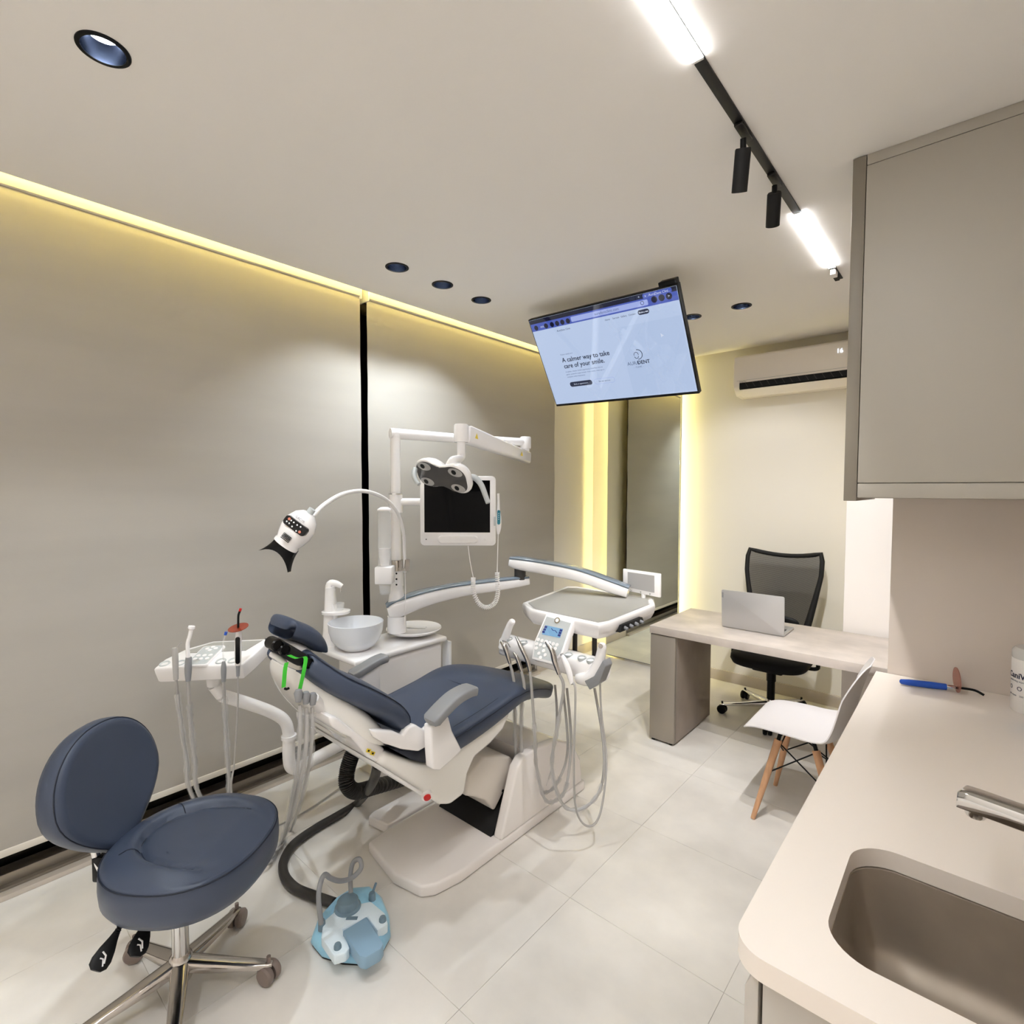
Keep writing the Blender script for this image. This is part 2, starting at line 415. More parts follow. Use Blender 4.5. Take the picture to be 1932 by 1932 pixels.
# ================================================================== BLINDS, MIRROR
def blind(y0, y1, label):
    t = thing('roller_blind', label, 'roller blind', (-2.78, (y0+y1)/2, .2), 'roller blinds on the window wall')
    b = BM(); n = 40
    rows = []
    for k in range(n+1):
        z = .222+(2.80-.222)*k/n
        rows.append([(-2.78+.0015*math.sin(z*9+y0*3)+.001*math.sin(z*23), y, z) for y in [y0+(y1-y0)*q/12 for q in range(13)]])
    for off in (0, -.0012):
        V = [[b.verts.new((x+off, y, z)) for x, y, z in r] for r in rows]
        for i in range(n):
            for j in range(12): b.faces.new((V[i][j], V[i][j+1], V[i+1][j+1], V[i+1][j]))
    finish('fabric', b, 'blind_fabric', t)
    b = BM(); box(b, -2.788, -2.774, y0, y1, .196, .224); finish('hem_bar', b, 'hem_bar', t, bevel=.004)
    b = BM(); box(b, -2.85, -2.762, y0+.004, y1-.004, 2.753, 2.86); finish('cassette', b, 'hem_bar', t, bevel=.008)
    for y in (y0+.002, y1-.002):
        b = BM(); box(b, -2.86, -2.76, y-.003, y+.003, 2.74, 2.90); finish('bracket', b, 'white_plastic', t, bevel=.001)
blind(-1.6, 1.805, 'wide beige roller blind left of the black gap')
blind(1.853, 3.742, 'beige roller blind right of the black gap, behind the monitor')
t = thing('wall_mirror', 'tall greenish mirror panel standing against the back wall', 'mirror', (-2.28, 4.40, .03))
b = BM(); box(b, -2.635, -1.92, 4.390, 4.40, .03, 2.71); finish('glass', b, 'mirror', t, bevel=.001, seg=1)
b = BM(); box(b, -2.635, -1.92, 4.4005, 4.418, .02, 2.71); finish('backing', b, 'mid_grey', t)
b = BM(); box(b, -2.45, -2.11, 4.419, 4.485, .0, 2.69); finish('carcass', b, 'wall_paint', t)

# ================================================================== UPPER CABINET, WORKTOP, SINK
t = thing('wall_cabinet', 'taupe wall cabinet with dark door edge hanging at the right', 'cabinet', (0, 2.36, 1.58))
b = BM(); box(b, -.300, XR-.002, 2.142, 2.576, 1.59, 2.694); finish('body', b, 'cabinet_face', t)
b = BM(); box(b, -.302, XR-.002, 2.132, 2.142, 1.642, 2.692); finish('side_panel', b, 'cabinet_face', t, bevel=.001)
b = BM(); box(b, -.302, XR-.002, 2.134, 2.142, 1.592, 1.639); finish('bottom_rail', b, 'cabinet_face', t, bevel=.001)
b = BM(); box(b, -.302, XR-.002, 2.134, 2.576, 2.695, H-.001); finish('filler_strip', b, 'cabinet_face', t, bevel=.001)
b = BM(); box(b, -.342, -.304, 2.132, 2.576, 1.580, H-.002); finish('door', b, 'cabinet_door', t, bevel=.0015)
# worktop with sink cut-out
WX0, WY0, WY1, WZ = -.281, .862, 2.577, .88
outer = [(XR-.003, WY0), (XR-.003, WY1), (WX0, WY1)]
r = .055
outer += [(WX0+r-r*math.cos(R(a)), WY0+r-r*math.sin(R(a))) for a in range(0, 91, 9)]
SX0, SX1, SY0, SY1 = -.168, .245, .953, 1.302
hole = rrect(SX1-SX0, SY1-SY0, .075, 10, (SX0+SX1)/2, (SY0+SY1)/2)
def slab_with_hole(outer, hole, z0, z1):
    bm = BM(); es = []
    for pts in (outer, hole):
        v = [bm.verts.new((x, y, z1)) for x, y in pts]; es += [bm.edges.new((v[i], v[(i+1) % len(v)])) for i in range(len(v))]
    g = bmesh.ops.triangle_fill(bm, use_beauty=True, edges=es)
    fs = [f for f in g['geom'] if isinstance(f, bmesh.types.BMFace)]
    e = bmesh.ops.extrude_face_region(bm, geom=fs)
    bmesh.ops.translate(bm, vec=(0, 0, z0-z1), verts=[v for v in e['geom'] if isinstance(v, bmesh.types.BMVert)])
    bmesh.ops.recalc_face_normals(bm, faces=bm.faces)
    return bm
tag(finish('worktop', slab_with_hole(outer, hole, .842, .88), 'worktop', ang=30, bevel=0), 'cream worktop with rounded corner and sink cut-out at lower right', 'worktop')
t = thing('sink', 'brushed steel sink set into the cream worktop', 'sink', (.04, 1.13, .66))
b = BM(); rings = []
cxs, cys = (SX0+SX1)/2, (SY0+SY1)/2
for ins, z in ((-.006, .8415), (0, .838), (.004, .80), (.010, .70), (.022, .672), (.05, .655), (.10, .650)):
    w_, h_ = SX1-SX0-2*ins, SY1-SY0-2*ins
    rings.append([(x, y, z) for x, y in rrect(w_, h_, max(.02, .078-ins*.3), 10, cxs, cys)])
loft(b, rings, caps=False); b.faces.new([b.verts.new(p) for p in rings[-1]])
finish('basin', b, 'steel_sink', t)
b = BM(); lathe(b, [(.001, .653), (.030, .653), (.036, .651)], 28, Matrix.Translation((.06, cys, 0))); finish('drain', b, 'chrome', t)
t = thing('faucet', 'chrome spout faucet reaching over the sink', 'faucet', (.305, 1.24, .88))
ft_, fe_ = PZ(1812, 1487, 1.05), PZ(1934, 1524, 1.06)
fd = fe_-ft_; fd.z = 0; fd.normalize(); fs = Vector((-fd.y, fd.x, 0)); fl = (.30-ft_.x)/fd.x; fb = ft_+fd*fl
b = BM(); prism(b, [ft_+fs*.022+fd*x+Vector((0, 0, z)) for x, z in ((0, -.030), (fl, -.012), (fl, .018), (.02, .004), (.002, .002))], fs*-.044); finish('spout', b, 'chrome', t, bevel=.003, seg=2)
b = BM(); lathe(b, [(.001, -.042), (.014, -.042), (.016, -.038), (.016, -.02)], 24, Matrix.Translation(ft_+fd*.024)); finish('aerator', b, 'chrome', t)
b = BM(); lathe(b, [(.032, .8805), (.032, .886), (.026, .892), (.025, 1.10), (.022, 1.105), (.001, 1.105)], 28, Matrix.Translation((fb.x, fb.y, 0))); finish('body', b, 'chrome', t)
b = BM(); box(b, -.009, .009, -.02, .11, 1.107, 1.117, Matrix.Translation((fb.x, fb.y, 0))); finish('lever', b, 'chrome', t, bevel=.003)
t = thing('base_cabinet', 'light grey base cabinet under the cream worktop', 'cabinet', (.05, 1.7, 0))
b = BM(); box(b, -.238, XR-.004, .905, 2.573, .10, .64); box(b, -.238, -.200, .905, 2.573, .64, .841); box(b, -.238, XR-.004, 1.40, 2.573, .64, .841); box(b, -.238, XR-.004, .905, .93, .64, .841); box(b, .30, XR-.004, .93, 1.40, .64, .841)
finish('body', b, 'base_cab', t)
b = BM(); box(b, -.234, XR-.004, .884, .904, .02, .832); finish('end_panel', b, 'base_cab', t, bevel=.001)
for k in range(3):
    y0 = .886+k*.563
    b = BM(); prism(b, [(-.262, y0, .02), (-.241, y0, .02), (-.241, y0, .832), (-.249, y0, .832), (-.262, y0, .80)], (0, .559, 0)); finish('door', b, 'base_cab', t, bevel=.001)
b = BM(); box(b, -.20, XR-.004, .95, 2.57, 0, .10); finish('plinth', b, 'alu', t)

# things on the worktop
def wand(name, label, pts, shield_at, m_handle, m_shield, loc):
    pass
t = thing('curing_light', 'blue dental curing light lying on the cream worktop', 'curing light', (-.1, 2.47, .88))
A = Vector((-.193, 2.447, .895)); B = Vector((-.058, 2.487, .896)); C_ = Vector((-.033, 2.494, .897))
b = BM(); tube(b, [A, A+(B-A)*.03, A+(B-A)*.2, A+(B-A)*.6, B], [.004, .009, .0115, .0125, .0115], 16); finish('handle', b, 'blue', t)
b = BM(); tube(b, [B, C_], [.0105, .008], 16); finish('collar', b, 'chrome', t)
b = BM(); tube(b, smooth([C_, (-.01, 2.50, .899), (.022, 2.508, .897), (.046, 2.502, .888)], 5), .0042, 10); finish('light_guide', b, 'black', t)
b = BM(); d = (C_-B).normalized(); Mx = axis_m(C_+d*.003+Vector((0, 0, .030)), d); lathe(b, [(.001, 0), (.045, 0), (.045, .002), (.001, .002)], 32, Mx); finish('shield', b, 'amber_pale', t)
t = thing('wipes_tub', 'white tub of disinfecting wipes at the right edge of the worktop', 'wipes tub', (.168, 2.44, .88))
T = Matrix.Translation((.168, 2.44, 0))
b = BM(); lathe(b, [(.001, .8802), (.054, .8802), (.058, .886), (.058, 1.055), (.055, 1.062)], 40, T); finish('body', b, 'wipes_white', t)
b = BM(); lathe(b, [(.057, 1.058), (.0585, 1.064), (.0585, 1.082), (.050, 1.094), (.001, 1.096)], 40, T); finish('lid', b, 'tub_lid', t)
def wrap_text(parent, s, size, z, a0, rad, cx, cy, m, name='print', bold=0):
    cu_ = bpy.data.curves.new(name, 'FONT'); cu_.body = s; cu_.size = size; cu_.extrude = .0002; cu_.resolution_u = 3; cu_.offset = bold
    o = bpy.data.objects.new(name, cu_); COL.objects.link(o); bpy.context.view_layer.update()
    me = bpy.data.meshes.new_from_object(o); bpy.data.objects.remove(o)
    for v in me.vertices:
        a = a0+v.co.x/rad; v.co = Vector((cx+(rad+.0004+v.co.z)*math.cos(a), cy+(rad+.0004+v.co.z)*math.sin(a), z+v.co.y))
    me.materials.clear(); me.materials.append(MATS[m]); o = bpy.data.objects.new(name, me); COL.objects.link(o); o.parent = parent
    o.matrix_parent_inverse = Matrix.Translation(-parent.location)
wrap_text(t, 'CaniWipes', .026, .995, R(182), .058, .168, 2.44, 'print_navy', bold=.0006)
wrap_text(t, 'disinfecting wipes', .008, .983, R(188), .058, .168, 2.44, 'print_grey')
wrap_text(t, 'O   O   O', .020, .955, R(188), .058, .168, 2.44, 'print_navy')
wrap_text(t, '160 wipes    200 mm', .008, .935, R(188), .058, .168, 2.44, 'print_grey')
t = thing('glove_pack', 'blue and clear plastic pack in front of the wipes tub', 'pack', (.19, 2.27, .88))
b = BM(); loft(b, [[(.163, 2.20, .8805), (.24, 2.20, .8805), (.24, 2.30, .8805), (.163, 2.30, .8805)], [(.158, 2.205, .95), (.24, 2.20, .95), (.24, 2.29, .95), (.158, 2.295, .95)], [(.150, 2.235, 1.0), (.24, 2.235, 1.0), (.24, 2.26, 1.0), (.150, 2.26, 1.0)]]); finish('bag', b, 'pack_blue', t, bevel=.005)
b = BM(); box(b, .145, .24, 2.242, 2.252, .995, 1.03); finish('clear_top', b, 'clear', t, bevel=.002)

# ================================================================== DESK, LAPTOP
t = thing('desk', 'stone-look desk with slab leg in front of the office chair', 'desk', (-.8, 3.43, 0))
b = BM(); box(b, -1.546, .10, 3.113, 3.765, .698, .746); finish('top', b, 'desk_top', t, bevel=.0015)
def slab(x0, x1, nm):
    b = BM(); box(b, x0, x1, 3.150, 3.715, .014, .697); o = finish('leg', b, 'desk_leg', t, bevel=.0015)
    b = BM(); box(b, x0, x1-.002, 3.120, 3.148, .014, .692); finish('front_panel', b, 'desk_front', o, bevel=.001)
    for x in (x0+.02, x1-.03):
        for y in (3.14, 3.68):
            b = BM(); lathe(b, [(.012, 0), (.012, .014)], 12, Matrix.Translation((x, y, 0))); finish('glide_foot', b, 'black', o)
slab(-1.542, -1.375, 0); slab(-.08, .09, 1)
t = thing('laptop', 'open silver laptop on the desk, lid toward the camera', 'laptop', (-1.0, 3.5, .746))
b = BM(); box(b, -1.185, -.823, 3.385, 3.615, .7475, .761); finish('base', b, 'laptop', t, bevel=.004)
b = BM()
for i in range(12):
    for j in range(4): box(b, -1.165+i*.0275, -1.142+i*.0275, 3.42+j*.024, 3.440+j*.024, .761, .7625)
finish('keyboard', b, 'keys', t)
Ml = frame_m((-1.004, 3.383, .752), (1, 0, 0), (0, -.07, 1))
b = BM(); prism(b, [(x, y, 0) for x, y in rrect(.364, .236, .010, 4, 0, .118)], (0, 0, -.006)); lid = finish('lid', b, 'laptop', t, M=Ml, bevel=.0012)
b = BM(); box(b, -.176, .176, .012, .228, -.0068, -.0061, Ml); finish('screen', b, 'black', lid)
b = BM(); box(b, -.181, -.170, .185, .218, 0, .0008, Ml); finish('badge', b, 'mid_grey', lid)

# ================================================================== CHAIR BUILDERS
def caster(parent, p, ang, m='caster', r=.031, w=.054):
    c = Vector((p[0], p[1], r)); ax = Vector((math.cos(ang), math.sin(ang), 0))
    b = BM()
    for s in (-1, 1):
        lathe(b, [(.001, .004), (r*.86, .004), (r, .010), (r, w/2-.006), (r*.84, w/2), (.001, w/2+.002)], 22, axis_m(c, ax*s))
    o = finish('caster', b, m, parent)
    b = BM(); d = Vector((-ax.y, ax.x, 0)); box(b, -.006, .006, -.02, .02, -.004, .030, Matrix.Translation(c) @ Matrix.Rotation(ang+math.pi/2, 4, 'Z')); cyl(b, c+Vector((0, 0, .02)), c+Vector((0, 0, .055)), .007, 10)
    finish('fork', b, m if m == 'caster' else 'black', o)
def star_base(parent, c, R_, a0, m, mc, zh=.105, zt=.075, hubr=.032):
    for k in range(5):
        a = R(a0+72*k); d = Vector((math.cos(a), math.sin(a), 0)); s = Vector((-d.y, d.x, 0)); rings = []
        for q, (w, h) in zip((.02, .08, .16, .22, R_, R_+.012), ((.026, .022), (.025, .02), (.022, .015), (.019, .012), (.016, .010), (.010, .007))):
            f = q/R_; z = zh-.02-(zh-zt)*min(1, f)**.8
            rings.append(sring(Vector((c[0], c[1], z))+d*q, s, Vector((0, 0, 1)), w, h, 3, 14))
        b = BM(); loft(b, rings); finish('base_arm', b, m, parent)
        caster(parent, (c[0]+d.x*R_, c[1]+d.y*R_), a+R(60+40*k), mc)
    b = BM(); lathe(b, [(.001, .05), (hubr, .05), (hubr+.004, .06), (hubr+.002, zh), (hubr-.006, zh+.012), (.001, zh+.012)], 28, Matrix.Translation((c[0], c[1], 0))); finish('hub', b, m, parent)
def pillow(bm, outline, layers, M=None, top=None, nr=8):
    """outline: list of (u,v); layers: (scale, z) from bottom to top edge; then the top surface closes inwards with height fn top(u,v,q)"""
    n = len(outline); rings = []
    for s, z in layers: rings.append([Vector((u*s, v*s, z)) for u, v in outline])
    s0, z0 = layers[-1]
    for i in range(1, nr+1):
        q = 1-i/nr; q = max(q, .012)
        rings.append([Vector((u*s0*q, v*s0*q, z0+(top(u*s0*q, v*s0*q, q) if top else 0))) for u, v in outline])
    if M is not None: rings = [[M @ p for p in r] for r in rings]
    return loft(bm, rings)

# ================================================================== OPERATOR STOOL
SA = R(37); nS = Vector((math.cos(SA), math.sin(SA), 0)); lS = Vector((-nS.y, nS.x, 0))
t = thing('operator_stool', 'navy leather operator stool on chrome five-star base in the left foreground', 'stool', (-1.87, .53, 0))
star_base(t, (-1.87, .53), .265, 50, 'polished', 'caster', zh=.125, zt=.078, hubr=.030)
b = BM(); T = Matrix.Translation((-1.87, .53, 0)); lathe(b, [(.024, .13), (.024, .30), (.0285, .30), (.0285, .44)], 28, T); finish('gas_column', b, 'chrome', t)
b = BM(); box(b, -.10, .10, -.08, .08, .425, .447, frame_m((-1.84, .53, 0), nS, lS)); finish('mechanism', b, 'black', t, bevel=.006)
out = []
NS = 64
for k in range(NS):
    a = 2*math.pi*k/NS; ca, sa = math.cos(a), math.sin(a)
    e = 2.35; u = .222*math.copysign(abs(ca)**(2/e), ca); v = .232*math.copysign(abs(sa)**(2/e), sa)
    if u < 0: v *= 1-.10*(-u/.222)**2
    out.append((u, v))
def seat_top(u, v, q):
    rr = math.hypot(u/.222, v/.232)
    z = .016*(1-rr**2)                       # crown
    uu = (u-.05)/.20; vv = v/.155; g = math.hypot(uu, vv)
    rim = 1/(1+math.exp(-(g-.98)*26))
    front = 1/(1+math.exp((u-.10)*40))
    z += .020*rim*front*(1-max(0, rr-.72)/.28)
    z -= .013*math.exp(-((g-.93)/.045)**2)*front
    z -= .020*(1-front)*min(1, max(0, (u-.10)/.12))
    return z
Ms = frame_m((-1.752, .540, .026), nS, lS)
b = BM(); pillow(b, out, [(.84, .424), (.94, .430), (.995, .452), (1.008, .485), (1.003, .516), (.985, .534), (.965, .540)], Ms, seat_top, 26)
finish('seat', b, 'navy', t, ang=80)
b = BM(); tube(b, [Ms @ Vector((u*.990, v*.990, .5335)) for u, v in out], .0022, 8, closed=True); finish('piping', b, 'seam', t)
# horseshoe seam of the seat
def seamline(fn, a0, a1, n, parent, M, r=.0016, nm='seam'):
    pts = []
    for i in range(n+1):
        a = a0+(a1-a0)*i/n; u, v = fn(a); pts.append(M @ Vector((u, v, .540+seat_top(u, v, 1)+.0006)))
    b = BM(); tube(b, pts, r, 6); finish(nm, b, 'seam', parent)
seamline(lambda a: (.05+.20*.93*math.cos(a), .155*.93*math.sin(a)), R(75), R(285), 40, t, Ms)
for a in (R(140), R(220)):
    seamline(lambda s, a=a: (.05+.20*s*math.cos(a), .155*s*math.sin(a)), .95, 1.22, 8, t, Ms)
# backrest
bw = []
for k in range(56):
    a = 2*math.pi*k/56; ca, sa = math.cos(a), math.sin(a)
    e = 2.25; v = math.copysign(abs(ca)**(2/e), ca); w = math.copysign(abs(sa)**(2/e), sa)
    hw = .190*((1-.08*w*w) if w > 0 else 1-.55*(-w)**1.7)
    bw.append((v*hw, w*.195))
tl = Vector((-nS.x*.20, -nS.y*.20, 1)).normalized()
Mb = frame_m((-1.955, .375, .765), -lS, tl, lS.cross(tl)*-1) if False else Matrix.Translation((-1.955, .375, .72)) @ Matrix((-lS, tl, (-lS).cross(tl))).transposed().to_4x4()
def back_top(u, v, q): return -.014*(1-q*q)+.010*(u/.18)**2
nb = (-lS).cross(tl)
flip = 1 if nb.dot(nS) > 0 else -1
if flip < 0: Mb = Matrix.Translation((-1.955, .375, .72)) @ Matrix((lS, tl, lS.cross(tl))).transposed().to_4x4()
b = BM(); pillow(b, bw, [(.90, -.048), (.97, -.042), (1.0, -.025), (1.0, -.004), (.985, .010), (.955, .018)], Mb, lambda u, v, q: .004+back_top(u, v, q)*.7, 16)
finish('backrest', b, 'navy', t, ang=80)
b = BM(); tube(b, [Mb @ Vector((u*.975, v*.975, .0135)) for u, v in bw], .0018, 8, closed=True); finish('back_piping', b, 'seam', t)
pb = Mb @ Vector((0, -.10, -.052))
b = BM(); tube(b, smooth([pb+Vector((0, 0, .10)), pb, pb+Vector((-.035, -.03, -.09))+nS*.03, pb+Vector((-.02, -.02, -.17))+nS*.05, (-1.92, .44, .438), (-1.87, .50, .436)], 6), .013, 10); finish('back_bar', b, 'chrome', t)
b = BM(); box(b, -.02, .02, -.014, .014, -.05, .03, Matrix.Translation(pb+Vector((-.02, -.02, -.14))+nS*.03) @ Matrix.Rotation(SA, 4, 'Z')); finish('bar_clamp', b, 'black', t, bevel=.006)
def lever(base, tip, nm):
    base, tip = Vector(base), Vector(tip); d = (tip-base)
    b = BM(); pts = [base+d*(i/24*.5) for i in range(25)]; tube(b, pts, [.006 if i % 2 else .0085 for i in range(25)], 10)
    o = finish('lever', b, 'black', t)
    vdir = (CV-tip); w = d.normalized(); s = w.cross(Vector((1, -.2, .5))).normalized(); nn = s.cross(w)
    b = BM(); rings = []
    for f, a in ((.46, .007), (.58, .012), (.72, .020), (.86, .025), (.95, .023), (1.0, .013)):
        rings.append(sring(base+d*f, s, nn, a, .006, 2.4, 16))
    loft(b, rings); finish('paddle', b, 'black', o)
    c = base+d*.83+(nn*.0066 if nn.dot(vdir) > 0 else nn*-.0066)
    b = BM(); prt = [c+s*-.010+w*.012, c+s*-.004+w*-.004, c+s*.008+w*-.010]
    tube(b, prt, .0022, 6); tube(b, [c+s*-.010+w*.018, c+s*-.002+w*.004, c+s*.006+w*.004], .0018, 6); finish('icon', b, 'print_white', o)
lever((-1.80, .40, .43), PD(180, 1832, 1.40), 0)
lever((-1.80, .46, .43), PD(255, 1805, 1.45), 1)

# ================================================================== OFFICE CHAIR
OC = Vector((-1.05, 4.0, 0))
t = thing('office_chair', 'black mesh-back office chair behind the desk', 'office chair', OC)
star_base(t, (OC.x, OC.y), .325, 210, 'chrome', 'black', zh=.12, zt=.085, hubr=.03)
T = Matrix.Translation((OC.x, OC.y, 0))
b = BM(); lathe(b, [(.026, .11), (.026, .26), (.031, .26), (.031, .33), (.02, .33), (.02, .36)], 20, T); finish('gas_column', b, 'black', t)
b = BM(); box(b, OC.x-.10, OC.x+.10, OC.y-.12, OC.y+.12, .345, .385); finish('mechanism', b, 'black', t, bevel=.012)
b = BM(); rings = []
for s, z in ((.80, .385), (.95, .395), (1, .42), (.99, .445), (.93, .458), (.5, .465), (.02, .466)):
    rings.append(sring((OC.x, OC.y-.01, z+.0), (1, 0, 0), (0, 1, 0), .25*s, .245*s, 3.2, 40))
loft(b, rings); finish('seat', b, 'fabric_black', t, ang=70)
def back_pt(u, h):   # u in -1..1, h in 0..1 ; curved mesh back
    z = .54+.62*h; hw = (.15+.095*min(1, h*1.35)**.8+.008*h)*(1-.05*max(0, (h-.9)/.1)**2)
    y = OC.y+.225+.05*h+.035*(h-.35)**2*2-.045*u*u
    top = -.035*(1-u*u)*max(0, (h-.7)/.3)**1.5
    return Vector((OC.x+u*hw, y, z+top))
b = BM(); n1, n2 = 16, 16; V = [[b.verts.new(back_pt(-1+2*i/n1, j/n2)) for i in range(n1+1)] for j in range(n2+1)]
for j in range(n2):
    for i in range(n1): b.faces.new((V[j][i], V[j][i+1], V[j+1][i+1], V[j+1][i]))
finish('mesh_back', b, 'mesh_back', t)
per = [back_pt(-1, j/12) for j in range(13)]+[back_pt(-1+2*i/12, 1) for i in range(1, 13)]+[back_pt(1, 1-j/12) for j in range(1, 13)]+[back_pt(1-2*i/12, 0) for i in range(1, 12)]
b = BM(); rad = []
for p in per: rad.append(.016 if p.z > 1.0 else .015+.012*(1-(p.z-.54)/.46))
tube(b, per, rad, 10, closed=True); finish('back_frame', b, 'black_matte', t)
b = BM(); tube(b, smooth([back_pt(0, .0)+Vector((0, .03, .12)), back_pt(0, 0)+Vector((0, .035, 0)), (OC.x, OC.y+.22, .43), (OC.x, OC.y+.10, .365)], 6), .024, 12); finish('back_spine', b, 'black', t)
b = BM(); rings = [sring(back_pt(0, .08)+Vector((0, -.02, .0)), (1, 0, 0), (0, 0, 1), .13*s, .05*s, 2.5, 24) for s in (.6,)]
loft(b, [sring(back_pt(0, .16)+Vector((0, -.012+dy, 0)), (1, 0, 0), (0, 0, 1), .12*s, .045*s, 2.5, 24) for s, dy in ((.8, -.012), (1, -.004), (1, .006), (.8, .012))]); finish('lumbar_pad', b, 'black', t)
for s in (-1, 1):
    b = BM(); tube(b, smooth([(OC.x+s*.18, OC.y+.04, .39), (OC.x+s*.27, OC.y+.04, .395), (OC.x+s*.282, OC.y+.05, .44), (OC.x+s*.282, OC.y+.06, .625)], 6), .013, 10); o = finish('armrest', b, 'black', t)
    b = BM(); loft(b, [sring((OC.x+s*.278, OC.y+.02, z), (1, 0, 0), (0, 1, 0), .042*k, .125*k, 3, 28) for z, k in ((.62, .85), (.628, 1), (.643, 1), (.652, .85))]); finish('arm_pad', b, 'black_matte', o)

# ================================================================== WHITE SHELL CHAIR
t = thing('shell_chair', 'white moulded shell chair with wooden legs beside the worktop', 'chair', (-.60, 2.885, 0))
prof = [(-.838, .428), (-.834, .438), (-.815, .447), (-.77, .452), (-.70, .446), (-.62, .438), (-.54, .436), (-.475, .446), (-.435, .475), (-.41, .53), (-.392, .60), (-.375, .68), (-.355, .755), (-.338, .81), (-.332, .828)]
hws = [.14, .175, .200, .214, .222, .228, .23, .232, .23, .226, .22, .210, .190, .145, .07]
P = smooth([(x, 0, z) for x, z in prof], 3); HW = [v.x for v in smooth([(w, 0, 0) for w in hws], 3)]
b = BM(); n = 14; faces = []
for side in (0, 1):
    V = []
    for i, p in enumerate(P):
        d = P[min(i+1, len(P)-1)]-P[max(i-1, 0)]; nrm = Vector((-d.z, 0, d.x)).normalized(); row = []
        fr = i/(len(P)-1)
        for k in range(n+1):
            u = -1+2*k/n; ss = min(1, max(0, (fr-.05)/.35)); se = min(1, max(0, (1-fr)/.22)); lift = .042*abs(u)**2.4*ss*ss*(3-2*ss)*se
            q = Vector((p.x, 2.885+u*HW[i], p.z))+nrm*(lift-(.0055 if side else 0)); row.append(b.verts.new(q))
        V.append(row)
    faces.append(V)
A_, B_ = faces; m_ = len(P)
for i in range(m_-1):
    for k in range(n):
        b.faces.new((A_[i][k], A_[i][k+1], A_[i+1][k+1], A_[i+1][k])); b.faces.new((B_[i][k], B_[i+1][k], B_[i+1][k+1], B_[i][k+1]))
for i in range(m_-1):
    b.faces.new((A_[i][0], A_[i+1][0], B_[i+1][0], B_[i][0])); b.faces.new((A_[i][n], B_[i][n], B_[i+1][n], A_[i+1][n]))
for k in range(n):
    b.faces.new((A_[0][k], B_[0][k], B_[0][k+1], A_[0][k+1])); b.faces.new((A_[-1][k], A_[-1][k+1], B_[-1][k+1], B_[-1][k]))
bmesh.ops.recalc_face_normals(b, faces=b.faces)
finish('shell', b, 'chair_white', t, ang=60)
tops, feet = {}, {}
for sx in (-1, 1):
    for sy in (-1, 1):
        tp = Vector((-.61+sx*.075, 2.885+sy*.10, .415)); ft = Vector((-.585+sx*.19, 2.885+sy*.195, 0))
        tops[sx, sy] = tp; feet[sx, sy] = ft
        b = BM(); tube(b, [ft+Vector((0, 0, .001)), ft+(tp-ft)*.5, tp+(ft-tp)*.06], [.0105, .016, .018], 14); o = finish('leg', b, 'wood', t)
        b = BM(); tube(b, [tp+(ft-tp)*.10, tp, Vector((tp.x-sx*.02, tp.y-sy*.02, .432))], .009, 10); finish('socket', b, 'black', o)
def at_leg(k, f): return feet[k]+(tops[k]-feet[k])*f
def rod(p, q):
    b = BM(); cyl(b, p, q, .0035, 8); finish('brace_rod', b, 'black', t)
for s in (-1, 1):
    rod(at_leg((s, -1), .55), at_leg((s, 1), .92)); rod(at_leg((s, 1), .55), at_leg((s, -1), .92))
    rod(at_leg((-1, s), .55), at_leg((1, s), .92)); rod(at_leg((1, s), .55), at_leg((-1, s), .92))

# ================================================================== TELEVISION
TO = Vector((-2.0857, 2.5298, 2.6482)); tx = Vector((.99871, -.03769, -.0339)).normalized(); ty = Vector((.00307, .5277, -.8494))
ty = (ty-tx*ty.dot(tx)).normalized(); tz = tx.cross(ty)      # tz points away from the viewer side or toward it
if tz.y > 0: tz = -tz
TW, TH = .97, .575
def tvp(u, v, d=0): return TO+tx*(u*TW)+ty*(v*TH)+tz*d
t = thing('television', 'tilted flat television showing a clinic web page, hung from the ceiling', 'television', tvp(.5, 0, -.1))
Mt = Matrix.Translation(TO) @ Matrix((tx, ty, tz)).transposed().to_4x4()
b = BM(); box(b, 0, TW, 0, TH, -.035, -.001, Mt); finish('bezel', b, 'black', t, bevel=.003)
b = BM(); box(b, .18, TW-.18, .12, TH-.06, -.075, -.035, Mt); finish('back_cover', b, 'black_matte', t, bevel=.01)
b = BM(); box(b, .007, TW-.007, .007, TH-.016, -.001, .0005, Mt); scrn = finish('screen', b, 'tv_page', t)
def sq(u0, v0, u1, v1, m, lvl=1, nm='screen_block', r=0, par=None):
    b = BM(); d = .0005+.0002*lvl
    pts = rrect((u1-u0)*TW, (v1-v0)*TH, r, 5, (u0+u1)/2*TW, (v0+v1)/2*TH) if r else [(u0*TW, v0*TH), (u1*TW, v0*TH), (u1*TW, v1*TH), (u0*TW, v1*TH)]
    f = b.faces.new([b.verts.new((x, y, d)) for x, y in pts]); bmesh.ops.transform(b, matrix=Mt, verts=b.verts)
    b.normal_update()
    if f.normal.dot(tz) < 0: f.normal_flip()
    return finish(nm, b, m, scrn, sm=False)
sq(.008, .013, .992, .055, 'tv_dark', nm='tab_bar'); sq(.008, .055, .992, .132, 'tv_bar', nm='tool_bar')
sq(.80, .016, .965, .056, 'tv_bar', 2, 'tab', .008); sq(.318, .068, .823, .118, 'tv_field', 2, 'address_field', .006)
for u in (.045, .125, .172, .212, .252, .294): sq(u-.015, .073, u+.015, .125, 'tv_dark', 2, 'tool_button', .0145)
for u in (.861, .903, .944): sq(u-.017, .055, u+.017, .112, 'tv_dark', 3, 'tool_button', .016)
sq(.72, .02, .755, .052, 'tv_btn', 2, 'tab_button', .004); sq(.76, .02, .795, .052, 'tv_btn', 2, 'tab_button', .004)
sq(.605, .262, .985, .955, 'tv_image', 1, 'picture_panel')
